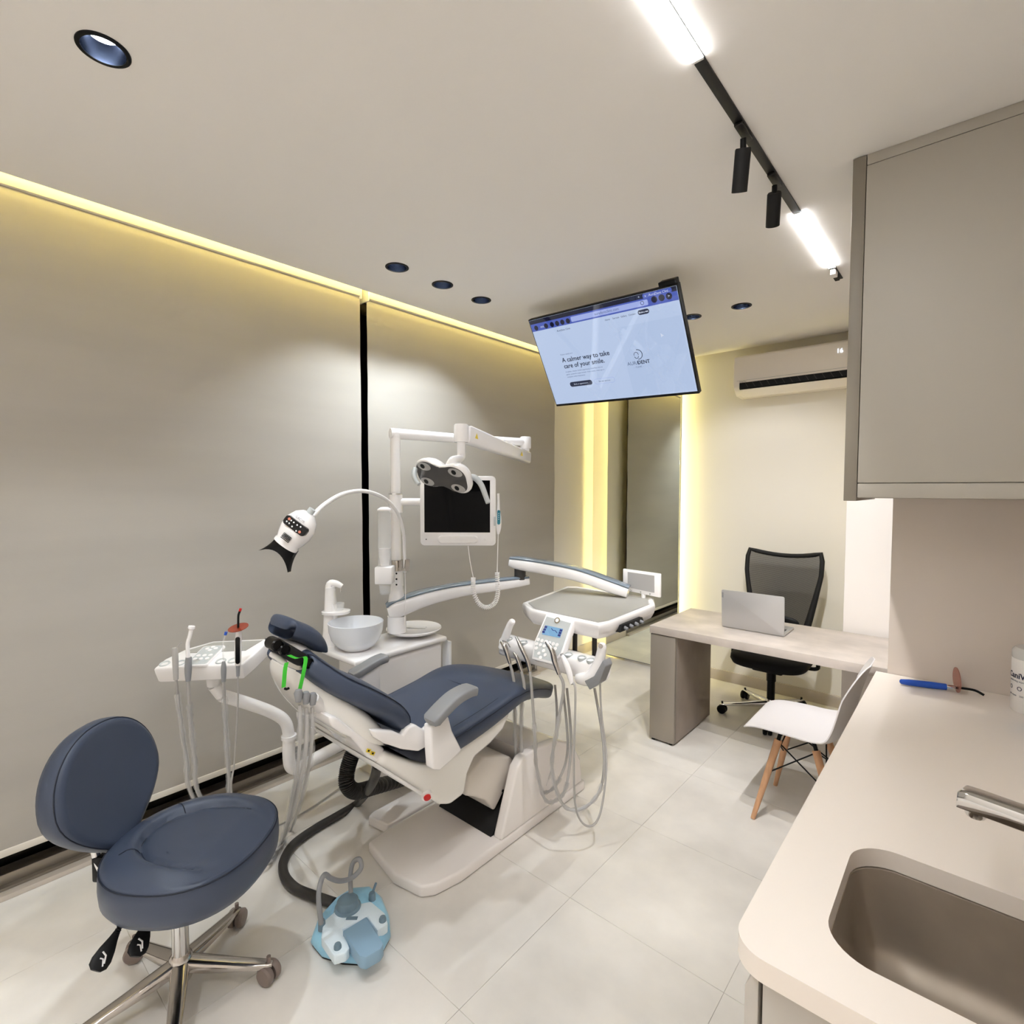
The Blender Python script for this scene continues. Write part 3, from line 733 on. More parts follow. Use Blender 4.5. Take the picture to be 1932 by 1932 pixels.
sq(.168, .734, .339, .788, 'tv_btn', 2, 'button', .014); sq(.356, .734, .502, .792, 'tv_field', 2, 'button', .014); sq(.3575, .737, .5005, .789, 'tv_page', 3, 'button_face', .0135)
sq(.752, .146, .819, .190, 'tv_btn', 2, 'button', .012)
def tt(s, u, v, size, m, lvl=4, align='LEFT', bold=0):
    M = Matrix.Translation(tvp(u, v, .0005+.0002*lvl)) @ Matrix((tx, -ty, tx.cross(-ty))).transposed().to_4x4()
    text('screen_text', s, size*TH, M, m, scrn, align, 0, bold)
tt('A calmer way to take', .164, .506, .068, 'tv_ink', bold=.0006); tt('care of your smile.', .164, .574, .068, 'tv_ink', bold=.0006)
tt('Modern dental care', .164, .430, .020, 'tv_ink_soft')
tt('A calmer, clearer dental experience, from first visit to', .164, .622, .0215, 'tv_ink_soft'); tt('gentle, patient-first appointments. From routine check-ups to', .164, .651, .0195, 'tv_ink_soft'); tt('complete smile treatments.', .164, .680, .0215, 'tv_ink_soft')
tt('Book an appointment', .253, .768, .021, 'tv_white', align='CENTER'); tt('See our services', .429, .770, .021, 'tv_ink', align='CENTER')
tt('AuraDent Clinic', .193, .182, .026, 'tv_ink'); tt('Home', .542, .176, .022, 'tv_ink'); tt('Services', .592, .176, .022, 'tv_ink'); tt('Gallery', .645, .176, .022, 'tv_ink'); tt('Contact', .695, .176, .022, 'tv_ink'); tt('Book a visit', .7855, .175, .020, 'tv_white', align='CENTER', bold=.0004)
tt('auradentclinic.com', .565, .104, .036, 'tv_ink_soft', align='CENTER'); tt('AuraDent Clini...', .835, .046, .030, 'tv_white'); tt('x', .812, .045, .03, 'tv_white'); tt('+', .772, .045, .034, 'tv_white'); tt('>', .937, .094, .036, 'tv_white'); tt('100%', .078, .108, .024, 'tv_white')
tt('AURA', .612, .642, .050, 'tv_ink_soft'); tt('DENT', .678, .642, .050, 'tv_ink', bold=.0006); tt('-  CLINIC  -', .681, .675, .022, 'tv_ink_soft', align='CENTER')
def ring2d(cu0, cv0, ru, a0, a1, wdt, m, nm='logo', sx=1, sy=1):
    b = BM(); pts = []
    for i in range(19):
        a = R(a0+(a1-a0)*i/18); pts.append(tvp(0, 0, .0016)+tx*(cu0*TW+ru*sx*math.cos(a))+ty*(cv0*TH+ru*sy*math.sin(a)))
    tube(b, pts, wdt, 6); finish(nm, b, m, scrn)
ring2d(.692, .546, .027, -95, 95, .0018, 'tv_ink'); ring2d(.682, .543, .013, 160, 380, .0015, 'tv_ink', sy=.9); ring2d(.682, .553, .013, 20, 160, .0015, 'tv_ink', sy=1.3)
ring2d(.790, .090, .009, 0, 360, .0012, 'tv_ink')
b = BM(); v = [b.verts.new(tvp(u, w, .0016)) for u, w in ((.855, .385), (.872, .412), (.863, .413), (.855, .425))]; b.faces.new(v); finish('cursor', b, 'tv_white', scrn, sm=False)
b = BM(); pc = tvp(.5, .30, -.075); box(b, -.10, .10, -.10, .10, -.012, 0, frame_m(pc, tx, ty, tz)); finish('mount_plate', b, 'black', t)
b = BM(); tube(b, [pc+Vector((0, .02, 0)), pc+Vector((0, .09, .03)), (pc.x, pc.y+.34, H-.005)], .02, 14); finish('mount_pole', b, 'black', t)
b = BM(); box(b, pc.x-.07, pc.x+.07, pc.y+.28, pc.y+.40, H-.012, H-.0005); finish('ceiling_plate', b, 'black', t, bevel=.003)
b = BM(); box(b, .865, .955, -.022, .02, -.06, -.012, Mt); finish('media_box', b, 'black', t, bevel=.004)

# ================================================================== AIR CONDITIONER
t = thing('air_conditioner', 'white split air conditioner on the back wall', 'air conditioner', (-1.02, 4.4, 2.34))
ax0, ax1 = -1.452, -.60
pr_ = [(4.498, 2.345), (4.498, 2.655), (4.315, 2.655), (4.292, 2.64), (4.285, 2.44), (4.30, 2.405), (4.36, 2.352)]
b = BM(); prism(b, [(ax0, y, z) for y, z in pr_], (ax1-ax0, 0, 0)); finish('body', b, 'ac_white', t, bevel=.010, seg=3)
b = BM(); prism(b, [(ax0+.05, y, z) for y, z in ((4.2835, 2.442), (4.2835, 2.398), (4.330, 2.366), (4.36, 2.38), (4.32, 2.442))], (ax1-ax0-.10, 0, 0)); finish('outlet', b, 'black', t)
b = BM(); prism(b, [(ax0+.055, y, z) for y, z in ((4.276, 2.384), (4.280, 2.389), (4.348, 2.341), (4.343, 2.336))], (ax1-ax0-.11, 0, 0)); finish('louver', b, 'ac_white', t, bevel=.001)
for k in range(14):
    x = ax0+.09+k*.052; b = BM(); prism(b, [(x, 4.281, 2.440), (x+.022, 4.281, 2.402), (x+.026, 4.281, 2.402), (x+.004, 4.281, 2.440)], (0, .012, .0)); finish('vane', b, 'dark_hose', t)
b = BM(); box(b, ax0+.03, ax1-.03, 4.2838, 4.2865, 2.458, 2.4595); finish('panel_joint', b, 'mid_grey', t)
Mac = frame_m((-.755, 4.2846, 2.565), (1, 0, 0), (0, 0, 1), (0, -1, 0))
text('display', '16', .042, Mac, 'digit', t)
text('maker_print', 'Inverter', .016, frame_m((ax0+.05, 4.2846, 2.445), (1, 0, 0), (0, 0, 1), (0, -1, 0)), 'print_grey', t)

# ================================================================== DENTAL CHAIR
XN, XC, XF = -1.50, -1.77, -2.04
def z4(x, y): return (480+x/3.22, 1130+y/3.22)
def poly_x(pts, xp, conv=z4): return [PX(*conv(*p), xp) for p in pts]
t = thing('dental_chair', 'reclined navy dental chair on white floor base in the middle of the room', 'dental chair', (-1.77, 1.75, 0))
DC = t
b = BM(); prism(b, [(x, y, .0) for x, y in ((-2.0, 1.42), (-1.985, 1.30), (-1.74, 1.258), (-1.60, 1.285), (-1.565, 1.33), (-1.54, 1.45), (-1.535, 2.36), (-2.0, 2.36))], (0, 0, .052)); base = finish('base_plate', b, 'base_white', t, bevel=.012, seg=3)
b = BM(); prism(b, [(x, y, 0) for x, y in ((-2.02, 1.43), (-2.15, 1.41), (-2.165, 1.45), (-2.165, 2.1), (-2.02, 2.1))], (0, 0, .048)); finish('junction_plate', b, 'base_white', base, bevel=.010, seg=3)
rp = [(1.69, .05), (1.80, .34), (1.84, .372), (1.92, .38), (2.12, .355), (2.25, .29), (2.32, .18), (2.34, .05)]
for x0 in (-1.592, -2.0):
    b = BM(); prism(b, [(x0, y, z) for y, z in rp], (.052, 0, 0)); finish('riser_side', b, 'base_white', base, bevel=.012, seg=3)
b = BM(); prism(b, [(-1.95, y, z) for y, z in ((2.02, .05), (1.90, .372), (2.12, .352), (2.25, .285), (2.32, .18), (2.335, .05))], (.36, 0, 0)); finish('riser_back', b, 'base_white', base, bevel=.006)
b = BM(); prism(b, [(-1.946, y, z) for y, z in ((1.68, .053), (1.97, .30), (2.01, .053))], (.352, 0, 0)); finish('riser_cavity', b, 'black_matte', base)
b = BM(); prism(b, poly_x([(1285, 1200), (1300, 1080), (1400, 955), (1560, 960), (1595, 1010), (1460, 1290), (1400, 1225), (1340, 1205)], -1.62), (-.30, 0, 0)); o = finish('lift_cover', b, 'lift_cover', t, bevel=.012, seg=3)
p = PX(*z4(1508, 1165), -1.619); b = BM(); lathe(b, [(.001, 0), (.006, 0), (.006, .002), (.001, .002)], 14, axis_m(p, (1, 0, 0))); finish('screw_cap', b, 'black', o)
ch = [(1572, 672), (1515, 800), (1440, 885), (1345, 965), (1305, 1060), (1285, 1190), (1195, 1257), (1130, 1257), (1030, 1192), (762, 1012), (800, 930), (960, 985), (1090, 1010), (1255, 893)]
b = BM(); prism(b, poly_x(ch, -1.52), (-.50, 0, 0)); finish('chassis', b, 'shell', t, bevel=.022, seg=4)
b = BM(); prism(b, poly_x([(775, 1020), (1025, 1175), (1020, 1200), (800, 1060)], -1.51), (-.48, 0, 0)); finish('chassis_trim', b, 'white_plastic', t, bevel=.006)
p = PX(*z4(1046, 1190), -1.525)
dirb = Vector((1, -.5, -.35)).normalized()
b = BM(); lathe(b, [(.001, -.03), (.021, -.03), (.021, .010), (.001, .010)], 24, axis_m(p, dirb)); o = finish('stop_socket', b, 'white_plastic', t)
b = BM(); lathe(b, [(.001, .010), (.0135, .010), (.0135, .016), (.001, .017)], 24, axis_m(p, dirb)); finish('stop_button', b, 'red', o)
# seat cushion
SEC = [(1.20, .60, .20, .05), (1.225, .635, .24, .09), (1.30, .665, .262, .115), (1.45, .685, .268, .12), (1.60, .705, .268, .115), (1.74, .728, .266, .105), (1.85, .722, .248, .098), (1.97, .690, .215, .094), (2.08, .650, .178, .09), (2.16, .616, .152, .088), (2.205, .600, .138, .084), (2.224, .590, .124, .066), (2.230, .580, .108, .036)]
def cush(bm, sec, e=3.4, xc=XC, n=32, up_=None):
    rings = []
    for i, (y, z, hw, th) in enumerate(sec):
        a = Vector((0, *sec[max(i-1, 0)][:2])); c = Vector((0, *sec[min(i+1, len(sec)-1)][:2])); d = (c-a).normalized()
        nr = Vector((0, -d.z, d.y))
        if nr.dot(up_ or Vector((0, 0, 1))) < 0: nr = -nr
        rings.append(sring(Vector((xc, y, z))-nr*(th/2), Vector((1, 0, 0)), nr, hw, th/2, e, n))
    return loft(bm, rings)
def dense(sec, k=4):
    P_ = [Vector((a, b_, c)) for a, b_, c, d in sec]; Q = [Vector((d, 0, 0)) for a, b_, c, d in sec]
    return [(p.x, p.y, p.z, q.x) for p, q in zip(smooth(P_, k), smooth(Q, k))]
b = BM(); cush(b, dense(SEC), 4.2); seat = finish('seat', b, 'navy', t, ang=70)
def zsurf(y):
    for i in range(len(SEC)-1):
        if SEC[i][0] <= y <= SEC[i+1][0]:
            f = (y-SEC[i][0])/(SEC[i+1][0]-SEC[i][0]); return SEC[i][1]+f*(SEC[i+1][1]-SEC[i][1]), SEC[i][2]+f*(SEC[i+1][2]-SEC[i][2]), SEC[i][3]
    return .6, .1, .05
def seam_on(pts, nm='seam', r=.0022):
    b = BM(); tube(b, pts, r, 6); finish(nm, b, 'seam', seat)
for s in (-1, 1):
    seam_on(smooth([(XC+s*(zsurf(y)[1]*.86), y, zsurf(y)[0]-.0115) for y in (1.30, 1.45, 1.6, 1.74, 1.85, 1.97, 2.08, 2.15)], 4))
    seam_on([(XC+s*zsurf(y)[1]*1.0, y, zsurf(y)[0]-.034) for y in (1.32, 1.45, 1.6, 1.74, 1.85, 1.97, 2.08, 2.15)], 'edge_seam')
seam_on(smooth([(XC+s*.0, y, zsurf(y)[0]+.0002) for s, y in ((0, 1.66),)]+[(XC+.10, 1.665, zsurf(1.66)[0]-.001), (XC+.17, 1.70, zsurf(1.70)[0]-.004), (XC+.23, 1.74, zsurf(1.74)[0]-.012)], 4), 'cross_seam')
seam_on(smooth([(XC, 1.66, zsurf(1.66)[0]), (XC-.10, 1.665, zsurf(1.66)[0]-.001), (XC-.17, 1.70, zsurf(1.70)[0]-.004), (XC-.23, 1.74, zsurf(1.74)[0]-.012)], 4), 'cross_seam')
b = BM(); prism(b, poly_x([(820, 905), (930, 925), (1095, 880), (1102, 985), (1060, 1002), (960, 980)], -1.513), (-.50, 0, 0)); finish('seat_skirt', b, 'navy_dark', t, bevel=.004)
# foot rest bracket under the cushion tip
b = BM(); box(b, XC-.05, XC+.05, 2.10, 2.30, .515, .545); finish('foot_bracket', b, 'mid_grey', t, bevel=.008)
# backrest
BS = [(1.185, .715, .20, .03), (1.195, .740, .245, .06), (1.185, .80, .268, .085), (1.14, .865, .268, .092), (1.05, .938, .252, .095), (.965, .996, .215, .090), (.905, 1.050, .172, .084), (.875, 1.078, .145, .072), (.853, 1.080, .128, .05), (.840, 1.064, .11, .03)]
UPB = Vector((0, .7, .7))
b = BM(); cush(b, dense(BS), 3.6, up_=UPB); bk = finish('backrest', b, 'navy', t, ang=70)
def bseam(s):
    pts = []
    for i in range(1, len(BS)-1):
        y, z, hw, th = BS[i]; a = Vector((0, *BS[i-1][:2])); c = Vector((0, *BS[i+1][:2])); d = (c-a).normalized(); nr = Vector((0, -d.z, d.y))
        if nr.dot(UPB) < 0: nr = -nr
        pts.append(Vector((XC+s*hw*.955, y, z))-nr*(th*.17))
    return smooth(pts, 4)
for s in (-1, 1):
    b = BM(); tube(b, bseam(s), .002, 6); finish('piping', b, 'seam', bk)
# white shell under the backrest
SH = [(1.15, .70, .20, .04), (1.10, .775, .23, .10), (1.03, .86, .222, .12), (.955, .93, .185, .105), (.898, .985, .145, .08), (.866, 1.02, .118, .055), (.850, 1.035, .10, .03)]
b = BM(); cush(b, dense(SH), 3.2, up_=UPB); sh = finish('back_shell', b, 'shell', t, ang=70)
b = BM(); prism(b, poly_x([(715, 800), (760, 798), (845, 803), (905, 830), (935, 776), (978, 762), (1040, 800), (1072, 768), (1078, 885), (1000, 930), (900, 917), (790, 880), (735, 845)], -1.495), (-.032, 0, 0)); finish('hinge_cover', b, 'white_gloss', t, bevel=.010, seg=3)
b = BM(); prism(b, poly_x([(455, 715), (500, 715), (610, 800), (700, 850), (800, 912), (752, 1002), (690, 965), (640, 900), (590, 845), (530, 820), (470, 775)], -1.545), (-.22, 0, 0)); o = finish('tail_cover', b, 'white_gloss', t, bevel=.012, seg=3)
for q in ((693, 922), (718, 938)):
    c = PX(*z4(*q), -1.5435); b = BM(); box(b, -.0005, .0012, -.009, .009, -.006, .006, Matrix.Translation(c) @ Matrix.Rotation(R(-32), 4, 'X')); l_ = finish('warning_label', b, 'yellow_label', o)
    b = BM(); box(b, .0012, .0016, -.004, .004, -.003, .003, Matrix.Translation(c) @ Matrix.Rotation(R(-32), 4, 'X')); finish('pictogram', b, 'black', l_)
# armrests
def armrest(xc, pts, wd, th, m='mid_grey'):
    b = BM(); rings = []
    P_ = smooth(pts, 4)
    for i, p in enumerate(P_):
        d = (P_[min(i+1, len(P_)-1)]-P_[max(i-1, 0)]).normalized(); nr = Vector((0, -d.z, d.y))
        if nr.z < 0: nr = -nr
        k = .75 if i in (0, len(P_)-1) else 1
        rings.append(sring(p, Vector((1, 0, 0)), nr, wd/2*k, th/2*k, 5, 20))
    loft(b, rings); return finish('armrest', b, m, t, ang=45)
armrest(-1.43, [(-1.43, 1.195, .792), (-1.43, 1.25, .822), (-1.43, 1.31, .846), (-1.43, 1.37, .854), (-1.43, 1.405, .850)], .075, .036)
b = BM(); prism(b, poly_x([(1073, 772), (1110, 762), (1183, 712), (1205, 800), (1265, 920), (1200, 985), (1130, 1046), (1085, 1040), (1075, 900)], -1.435), (-.045, 0, 0)); finish('arm_support', b, 'white_gloss', t, bevel=.010, seg=3)
armrest(-2.12, [(-2.12, 1.31, .765), (-2.12, 1.38, .783), (-2.12, 1.44, .800), (-2.12, 1.50, .806)], .07, .036)
b = BM(); prism(b, [(-2.10, y, z) for y, z in ((1.30, .75), (1.45, .785), (1.46, .60), (1.34, .55))], (-.035, 0, 0)); finish('arm_support', b, 'white_gloss', t, bevel=.008)
# headrest
HS = [(.800, 1.158, .06, .024), (.806, 1.176, .080, .054), (.826, 1.190, .090, .070), (.858, 1.172, .092, .066), (.890, 1.154, .092, .066), (.920, 1.128, .090, .064), (.942, 1.096, .084, .056), (.954, 1.066, .072, .040), (.958, 1.048, .055, .016)]
b = BM(); cush(b, dense(HS), 3.2, xc=-1.745, up_=Vector((0, 0, 1))); hr = finish('headrest', b, 'navy', t, ang=70)
HS2 = [(.818, 1.108, .05, .02), (.834, 1.110, .062, .032), (.860, 1.098, .068, .045), (.888, 1.078, .068, .050), (.910, 1.050, .062, .042), (.920, 1.025, .05, .02)]
b = BM(); cush(b, dense(HS2), 3, xc=-1.745, up_=Vector((0, 0, 1))); finish('headrest_shell', b, 'white_gloss', t, ang=70)
a, c = PX(512, 1212, -1.66), PX(574, 1248, -1.66)
b = BM(); dd = (c-a); s_ = Vector((1, 0, 0)); nn = s_.cross(dd.normalized()); loft(b, [sring(a+dd*f, s_, nn, .030*k, .022*k, 3.5, 18) for f, k in ((.05, .8), (.12, 1), (.85, 1), (.95, .8))]); mech = finish('headrest_hinge', b, 'black_matte', t)
for f, rr in ((.02, .020), (.24, .019), (.97, .018)):
    q = a+dd*f; b = BM(); lathe(b, [(.001, -.01), (rr, -.01), (rr, .038), (rr*.8, .042), (rr*.7, .036), (.001, .036)], 22, axis_m(q, (1, 0, 0))); finish('hinge_knob', b, 'black_gloss' if f else 'clear', mech)
a, c = PX(510, 1234, -1.66), PX(540, 1252, -1.66)
b = BM(); tube(b, smooth([a, a*.7+c*.3+Vector((0, 0, .004)), a*.3+c*.7, c], 3), [.007, .009, .010, .010, .010, .010, .010, .010, .009, .006][:10], 12); finish('release_lever', b, 'white_gloss', t)
a = PX(556, 1322, -1.58)
b = BM(); tube(b, [PX(590, 1318, -1.60), PX(600, 1330, -1.62), PX(645, 1352, -1.66)], [.020, .022, .03], 16); finish('hose_junction', b, 'white_plastic', t)
for k, q in enumerate(((563, 1312), (577, 1316), (590, 1318))):
    c = PX(*q, -1.58); b = BM(); tube(b, [c+Vector((0, 0, .018)), c+Vector((0, 0, .008)), c+Vector((0, 0, -.02))], [.009, .014, .009], 14); finish('hose_coupling', b, 'mid_grey', t)
# green lanyard hanging from the headrest
t = thing('lanyard', 'bright green lanyard hanging under the headrest of the dental chair', 'lanyard', PX(575, 1245, -1.60))
for pts in ([(545, 1236), (560, 1242), (576, 1240), (574, 1262), (568, 1290), (563, 1312)], [(541, 1250), (538, 1262), (536, 1285), (535, 1297)]):
    P_ = smooth([PX(*q, -1.612) for q in pts], 4); b = BM(); rings = []
    for p in P_: rings.append([p+Vector((sx*.0008, sy*.0065, 0)) for sx, sy in ((-1, -1), (1, -1), (1, 1), (-1, 1))])
    loft(b, rings); finish('ribbon', b, 'green', t)
q = PX(537, 1299, -1.612); b = BM(); tube(b, [q, q+Vector((0, .006, -.004)), q+Vector((0, .014, -.003))], .004, 8); finish('clip', b, 'black', t)

# ================================================================== CUSPIDOR UNIT
PLX, PLY = -2.35, 1.735
t = thing('cuspidor_unit', 'white cuspidor unit with pole and disc shelf behind the dental chair', 'dental unit', (-2.36, 1.7, .4))
b = BM(); box(b, -2.50, -2.215, 1.46, 1.95, .40, .765); body = finish('cabinet', b, 'white_gloss', t, bevel=.03, seg=4)
b = BM(); box(b, -2.52, -2.20, 1.38, 1.97, .766, .795); finish('top', b, 'white_gloss', t, bevel=.012, seg=3)
b = BM(); box(b, -2.26, -2.20, 1.98, 2.0, .5, .76); finish('side_fin', b, 'frost', t, bevel=.004)
b = BM(); box(b, -2.42, -2.25, 1.60, 2.0, .05, .41); finish('pedestal', b, 'white_gloss', t, bevel=.02)
bc = PZ(671.5, 1173, .935); T = Matrix.Translation((bc.x, bc.y, 0))
b = BM(); lathe(b, [(.05, .797), (.075, .80), (.098, .822), (.09, .828), (.06, .812), (.001, .81)], 40, T); finish('bowl_seat', b, 'white_gloss', t)
b = BM(); lathe(b, [(.06, .802), (.095, .815), (.122, .850), (.134, .89), (.138, .936), (.1345, .937), (.129, .89), (.117, .854), (.09, .824), (.03, .812), (.001, .811)], 48, T, caps=False); finish('rinse_bowl', b, 'frost', t)
pc = PD(624, 1150, 2.80); T2 = Matrix.Translation((pc.x, pc.y, 0))
zb = pc.z
b = BM(); rings = [sring((pc.x, pc.y, z), rt, Vector((-rt.y, rt.x, 0)), a_, b_, 3, 20) for z, a_, b_ in ((.79, .045, .05), (.88, .036, .045), (zb-.02, .032, .04), (zb+.0, .03, .036), (zb+.12, .024, .03))]; loft(b, rings); finish('spout_post', b, 'white_gloss', t)
sp = [Vector((pc.x, pc.y, zb+.10)), Vector((pc.x, pc.y, zb+.135)), Vector((pc.x, pc.y, zb+.138))+rt*.03, Vector((pc.x, pc.y, zb+.122))+rt*.062]
b = BM(); P_ = smooth(sp, 4); tube(b, P_, [.028-.015*i/(len(P_)-1) for i in range(len(P_))], 12); finish('spout_head', b, 'white_gloss', t)
b = BM(); c = Vector((pc.x, pc.y, zb+.112))+rt*.056; cyl(b, c, c+Vector((0, 0, -.018)), .005, 10); finish('spout_nozzle', b, 'chrome', t)
cc = Vector((pc.x, pc.y, zb))+rt*.028
b = BM(); loft(b, [sring((cc.x, cc.y, z), rt, Vector((-rt.y, rt.x, 0)), a_, b_, 2.6, 28) for z, a_, b_ in ((zb-.022, .06, .05), (zb-.018, .072, .06), (zb-.006, .072, .06), (zb-.004, .066, .054))]); finish('cup_platform', b, 'white_gloss', t)
# pole
def seg(z0, z1, r0, r1, nm, m='white_gloss'):
    b = BM(); lathe(b, [(.001, z0), (r0, z0), (r1, z1), (.001, z1)], 28, Matrix.Translation((PLX, PLY, 0))); return finish(nm, b, m, t)
def zp(py): return PX(748, py, PLX).z
seg(zp(1192), zp(1162), .052, .050, 'pole_foot'); seg(zp(1135), zp(1105), .046, .034, 'pole_cone'); seg(zp(1105), zp(1075), .038, .036, 'pole_sleeve')
seg(zp(1075), 1.915, .027, .027, 'pole')
col_ = seg(zp(967), zp(933), .037, .037, 'collar'); seg(zp(933), zp(931), .0385, .0385, 'collar_ring', 'chrome')
for z in (1.225, 1.165, 1.135, 1.105):
    for s in (.6,):
        p = Vector((PLX, PLY, z))+Vector((.752, -.658, 0)).normalized()*.0; d = (CV-p); d.z = 0; d.normalize(); p = p+d*.038
        b = BM(); lathe(b, [(.001, 0), (.005, 0), (.005, .002), (.001, .002)], 10, axis_m(p-Vector((.0, 0, 0))-d*.002, d)); finish('screw', b, 'black', t)
# disc shelf
dc = PZ(781, 1184, .835)
b = BM(); lathe(b, [(.001, .805), (.10, .808), (.145, .822), (.155, .834), (.152, .838), (.14, .834), (.001, .832)], 48, Matrix.Translation((dc.x, dc.y, 0))); finish('disc_shelf', b, 'white_gloss', t)
b = BM(); box(b, -.09, .07, -.012, .012, .836, .840, Matrix.Translation((dc.x, dc.y, 0)) @ Matrix.Rotation(R(35), 4, 'Z')); finish('shelf_rib', b, 'white_gloss', t, bevel=.002)
# cup dispenser
t = thing('cup_dispenser', 'clear tube cup dispenser clipped to the white pole', 'cup dispenser', PD(727, 1110, 2.72))
q0 = PD(726, 1068, 2.72); T = Matrix.Translation((q0.x, q0.y, 0)); zt_ = PD(726, 962, 2.72).z; zb_ = q0.z
b = BM(); lathe(b, [(.034, zb_), (.034, zt_), (.032, zt_), (.032, zb_)], 28, T, caps=False); finish('tube', b, 'clear', t)
b = BM(); lathe(b, [(.001, zt_+.016), (.02, zt_+.015), (.036, zt_+.004), (.036, zt_-.004), (.001, zt_-.004)], 28, T); finish('cap', b, 'white_gloss', t)
b = BM(); box(b, -.045, .045, -.04, .045, zb_-.09, zb_+.0, T @ Matrix.Rotation(YAW, 4, 'Z')); finish('bracket', b, 'white_gloss', t, bevel=.008)
b = BM(); lathe(b, [(.026, zb_-.145), (.032, zb_-.092), (.030, zb_-.092), (.024, zb_-.145)], 24, T, caps=False); finish('lower_sleeve', b, 'clear', t)
for k in range(4):
    b = BM(); lathe(b, [(.020, zb_+.002+k*.012), (.029, zb_+.055+k*.012), (.0275, zb_+.055+k*.012), (.019, zb_+.004+k*.012)], 24, T, caps=False)
    tag(finish('paper_cup', b, 'white_plastic', None), ('lowest', 'second lowest', 'second highest', 'topmost')[k]+' of the white cups nested in the clear dispenser tube', 'cup', 'cups in the dispenser tube')
b = BM(); cpos = Vector((pc.x, pc.y, 0))+rt*.04
lathe(b, [(.001, zb-.0035), (.026, zb-.0035), (.033, zb+.034), (.0315, zb+.034), (.025, zb-.001), (.001, zb-.001)], 28, Matrix.Translation(cpos), caps=False)
tag(finish('rinse_cup', b, 'clear', None), 'clear rinse cup under the white filler spout beside the bowl', 'cup')
# operating lamp
t = thing('operating_lamp', 'white double-pod operating lamp on a folding arm above the dental chair', 'operating lamp', (PLX, PLY, 1.90))
E1 = Vector((-2.085, 2.51, 1.905)); b = BM(); tube(b, [(PLX, PLY, 1.895), (PLX, PLY, 1.918)], .030, 24); P0 = Vector((PLX, PLY, 1.918)); tube(b, [P0+Vector((0, 0, -.004))-(E1-P0).normalized()*.028, P0+(E1-P0)*.5+Vector((0, 0, -.006)), E1], [.029, .026, .024], 18); finish('fixed_arm', b, 'white_gloss', t)
b = BM(); lathe(b, [(.001, 1.865), (.032, 1.865), (.034, 1.872), (.034, 1.932), (.030, 1.938), (.001, 1.938)], 24, Matrix.Translation((E1.x, E1.y, 0))); finish('elbow', b, 'white_gloss', t)
b = BM(); lathe(b, [(.024, 1.795), (.024, 1.866)], 18, Matrix.Translation((E1.x, E1.y, 0))); finish('elbow_pivot', b, 'white_gloss', t)
E2 = Vector((E1.x, E1.y, 1.815)); E3 = Vector((-1.885, 1.78, 1.892)); d = (E3-E2).normalized(); sd = Vector((d.y, -d.x, 0)).normalized(); nu = sd.cross(d)
b = BM(); loft(b, [sring(E2+d*f, sd, nu, a_, b_, 5, 20) for f, a_, b_ in ((-.03, .022, .03), (-.02, .028, .036), (.3, .028, .038), ((E3-E2).length-.06, .03, .046), ((E3-E2).length-.045, .026, .04))]); arm2 = finish('spring_arm', b, 'white_gloss', t, ang=45)
b = BM(); lathe(b, [(.001, 1.845), (.034, 1.845), (.036, 1.852), (.036, 1.925), (.032, 1.932), (.001, 1.932)], 28, Matrix.Translation((E3.x, E3.y, 0))); finish('arm_head', b, 'white_gloss', t)
sgn = 1 if sd.dot(CV-E3) > 0 else -1
for f in (.12, (E3-E2).length-.10):
    c = E2+d*f+sd*sgn*.0305; b = BM(); v = [b.verts.new(c+d*q[0]*.016+nu*q[1]*.016) for q in ((-1, -.8), (1, -.8), (0, 1))]; b.faces.new(v); finish('warning_sticker', b, 'yellow_label', arm2, sm=False)
b = BM(); LC = PD(834, 899, 2.46); Nl = Vector((.05, -.78, -.42)).normalized(); Lx = Vector((.97, .10, -.20)); Lx = (Lx-Nl*Lx.dot(Nl)).normalized(); Lv = Nl.cross(Lx)
if Lv.z < 0: Lv = -Lv
neck = smooth([(E3.x, E3.y, 1.85), (E3.x, E3.y, 1.80), E3+Vector((.0, -.005, -.125)), LC-Nl*.07+Lv*.05+Lx*.02, LC-Nl*.05+Lv*.01], 6)
tube(b, neck, .021, 16); finish('neck', b, 'white_gloss', t)
def lobe(n=64):
    o = []
    for k in range(n):
        a = 2*math.pi*k/n; ca, sa = math.cos(a), math.sin(a)
        x = .160*math.copysign(abs(ca)**.62, ca); y = .078*math.copysign(abs(sa)**.62, sa)
        y *= 1-.32*math.exp(-(x/.06)**2); o.append((x, y))
    return o
Mlh = Matrix.Translation(LC) @ Matrix((Lx, Lv, -Nl)).transposed().to_4x4()      # local +z points to the back of the lamp
if Mlh.to_3x3().determinant() < 0: Mlh = Matrix.Translation(LC) @ Matrix((-Lx, Lv, -Nl)).transposed().to_4x4()
b = BM(); rings = []
for s, z in ((.94, -.004), (1.0, .002), (1.0, .016), (.95, .034), (.84, .050), (.62, .061), (.30, .066), (.02, .067)): rings.append([Mlh @ Vector((x*s, y*s, z*(1-.35*math.exp(-(x/.045)**2)))) for x, y in lobe()])
loft(b, rings); finish('lamp_housing', b, 'white_gloss', t, ang=60)
b = BM(); prism(b, [Mlh @ Vector((x*.93, y*.91, -.007)) for x, y in lobe()], -Nl*.004); glass = finish('front_glass', b, 'lamp_glass', t, ang=30)
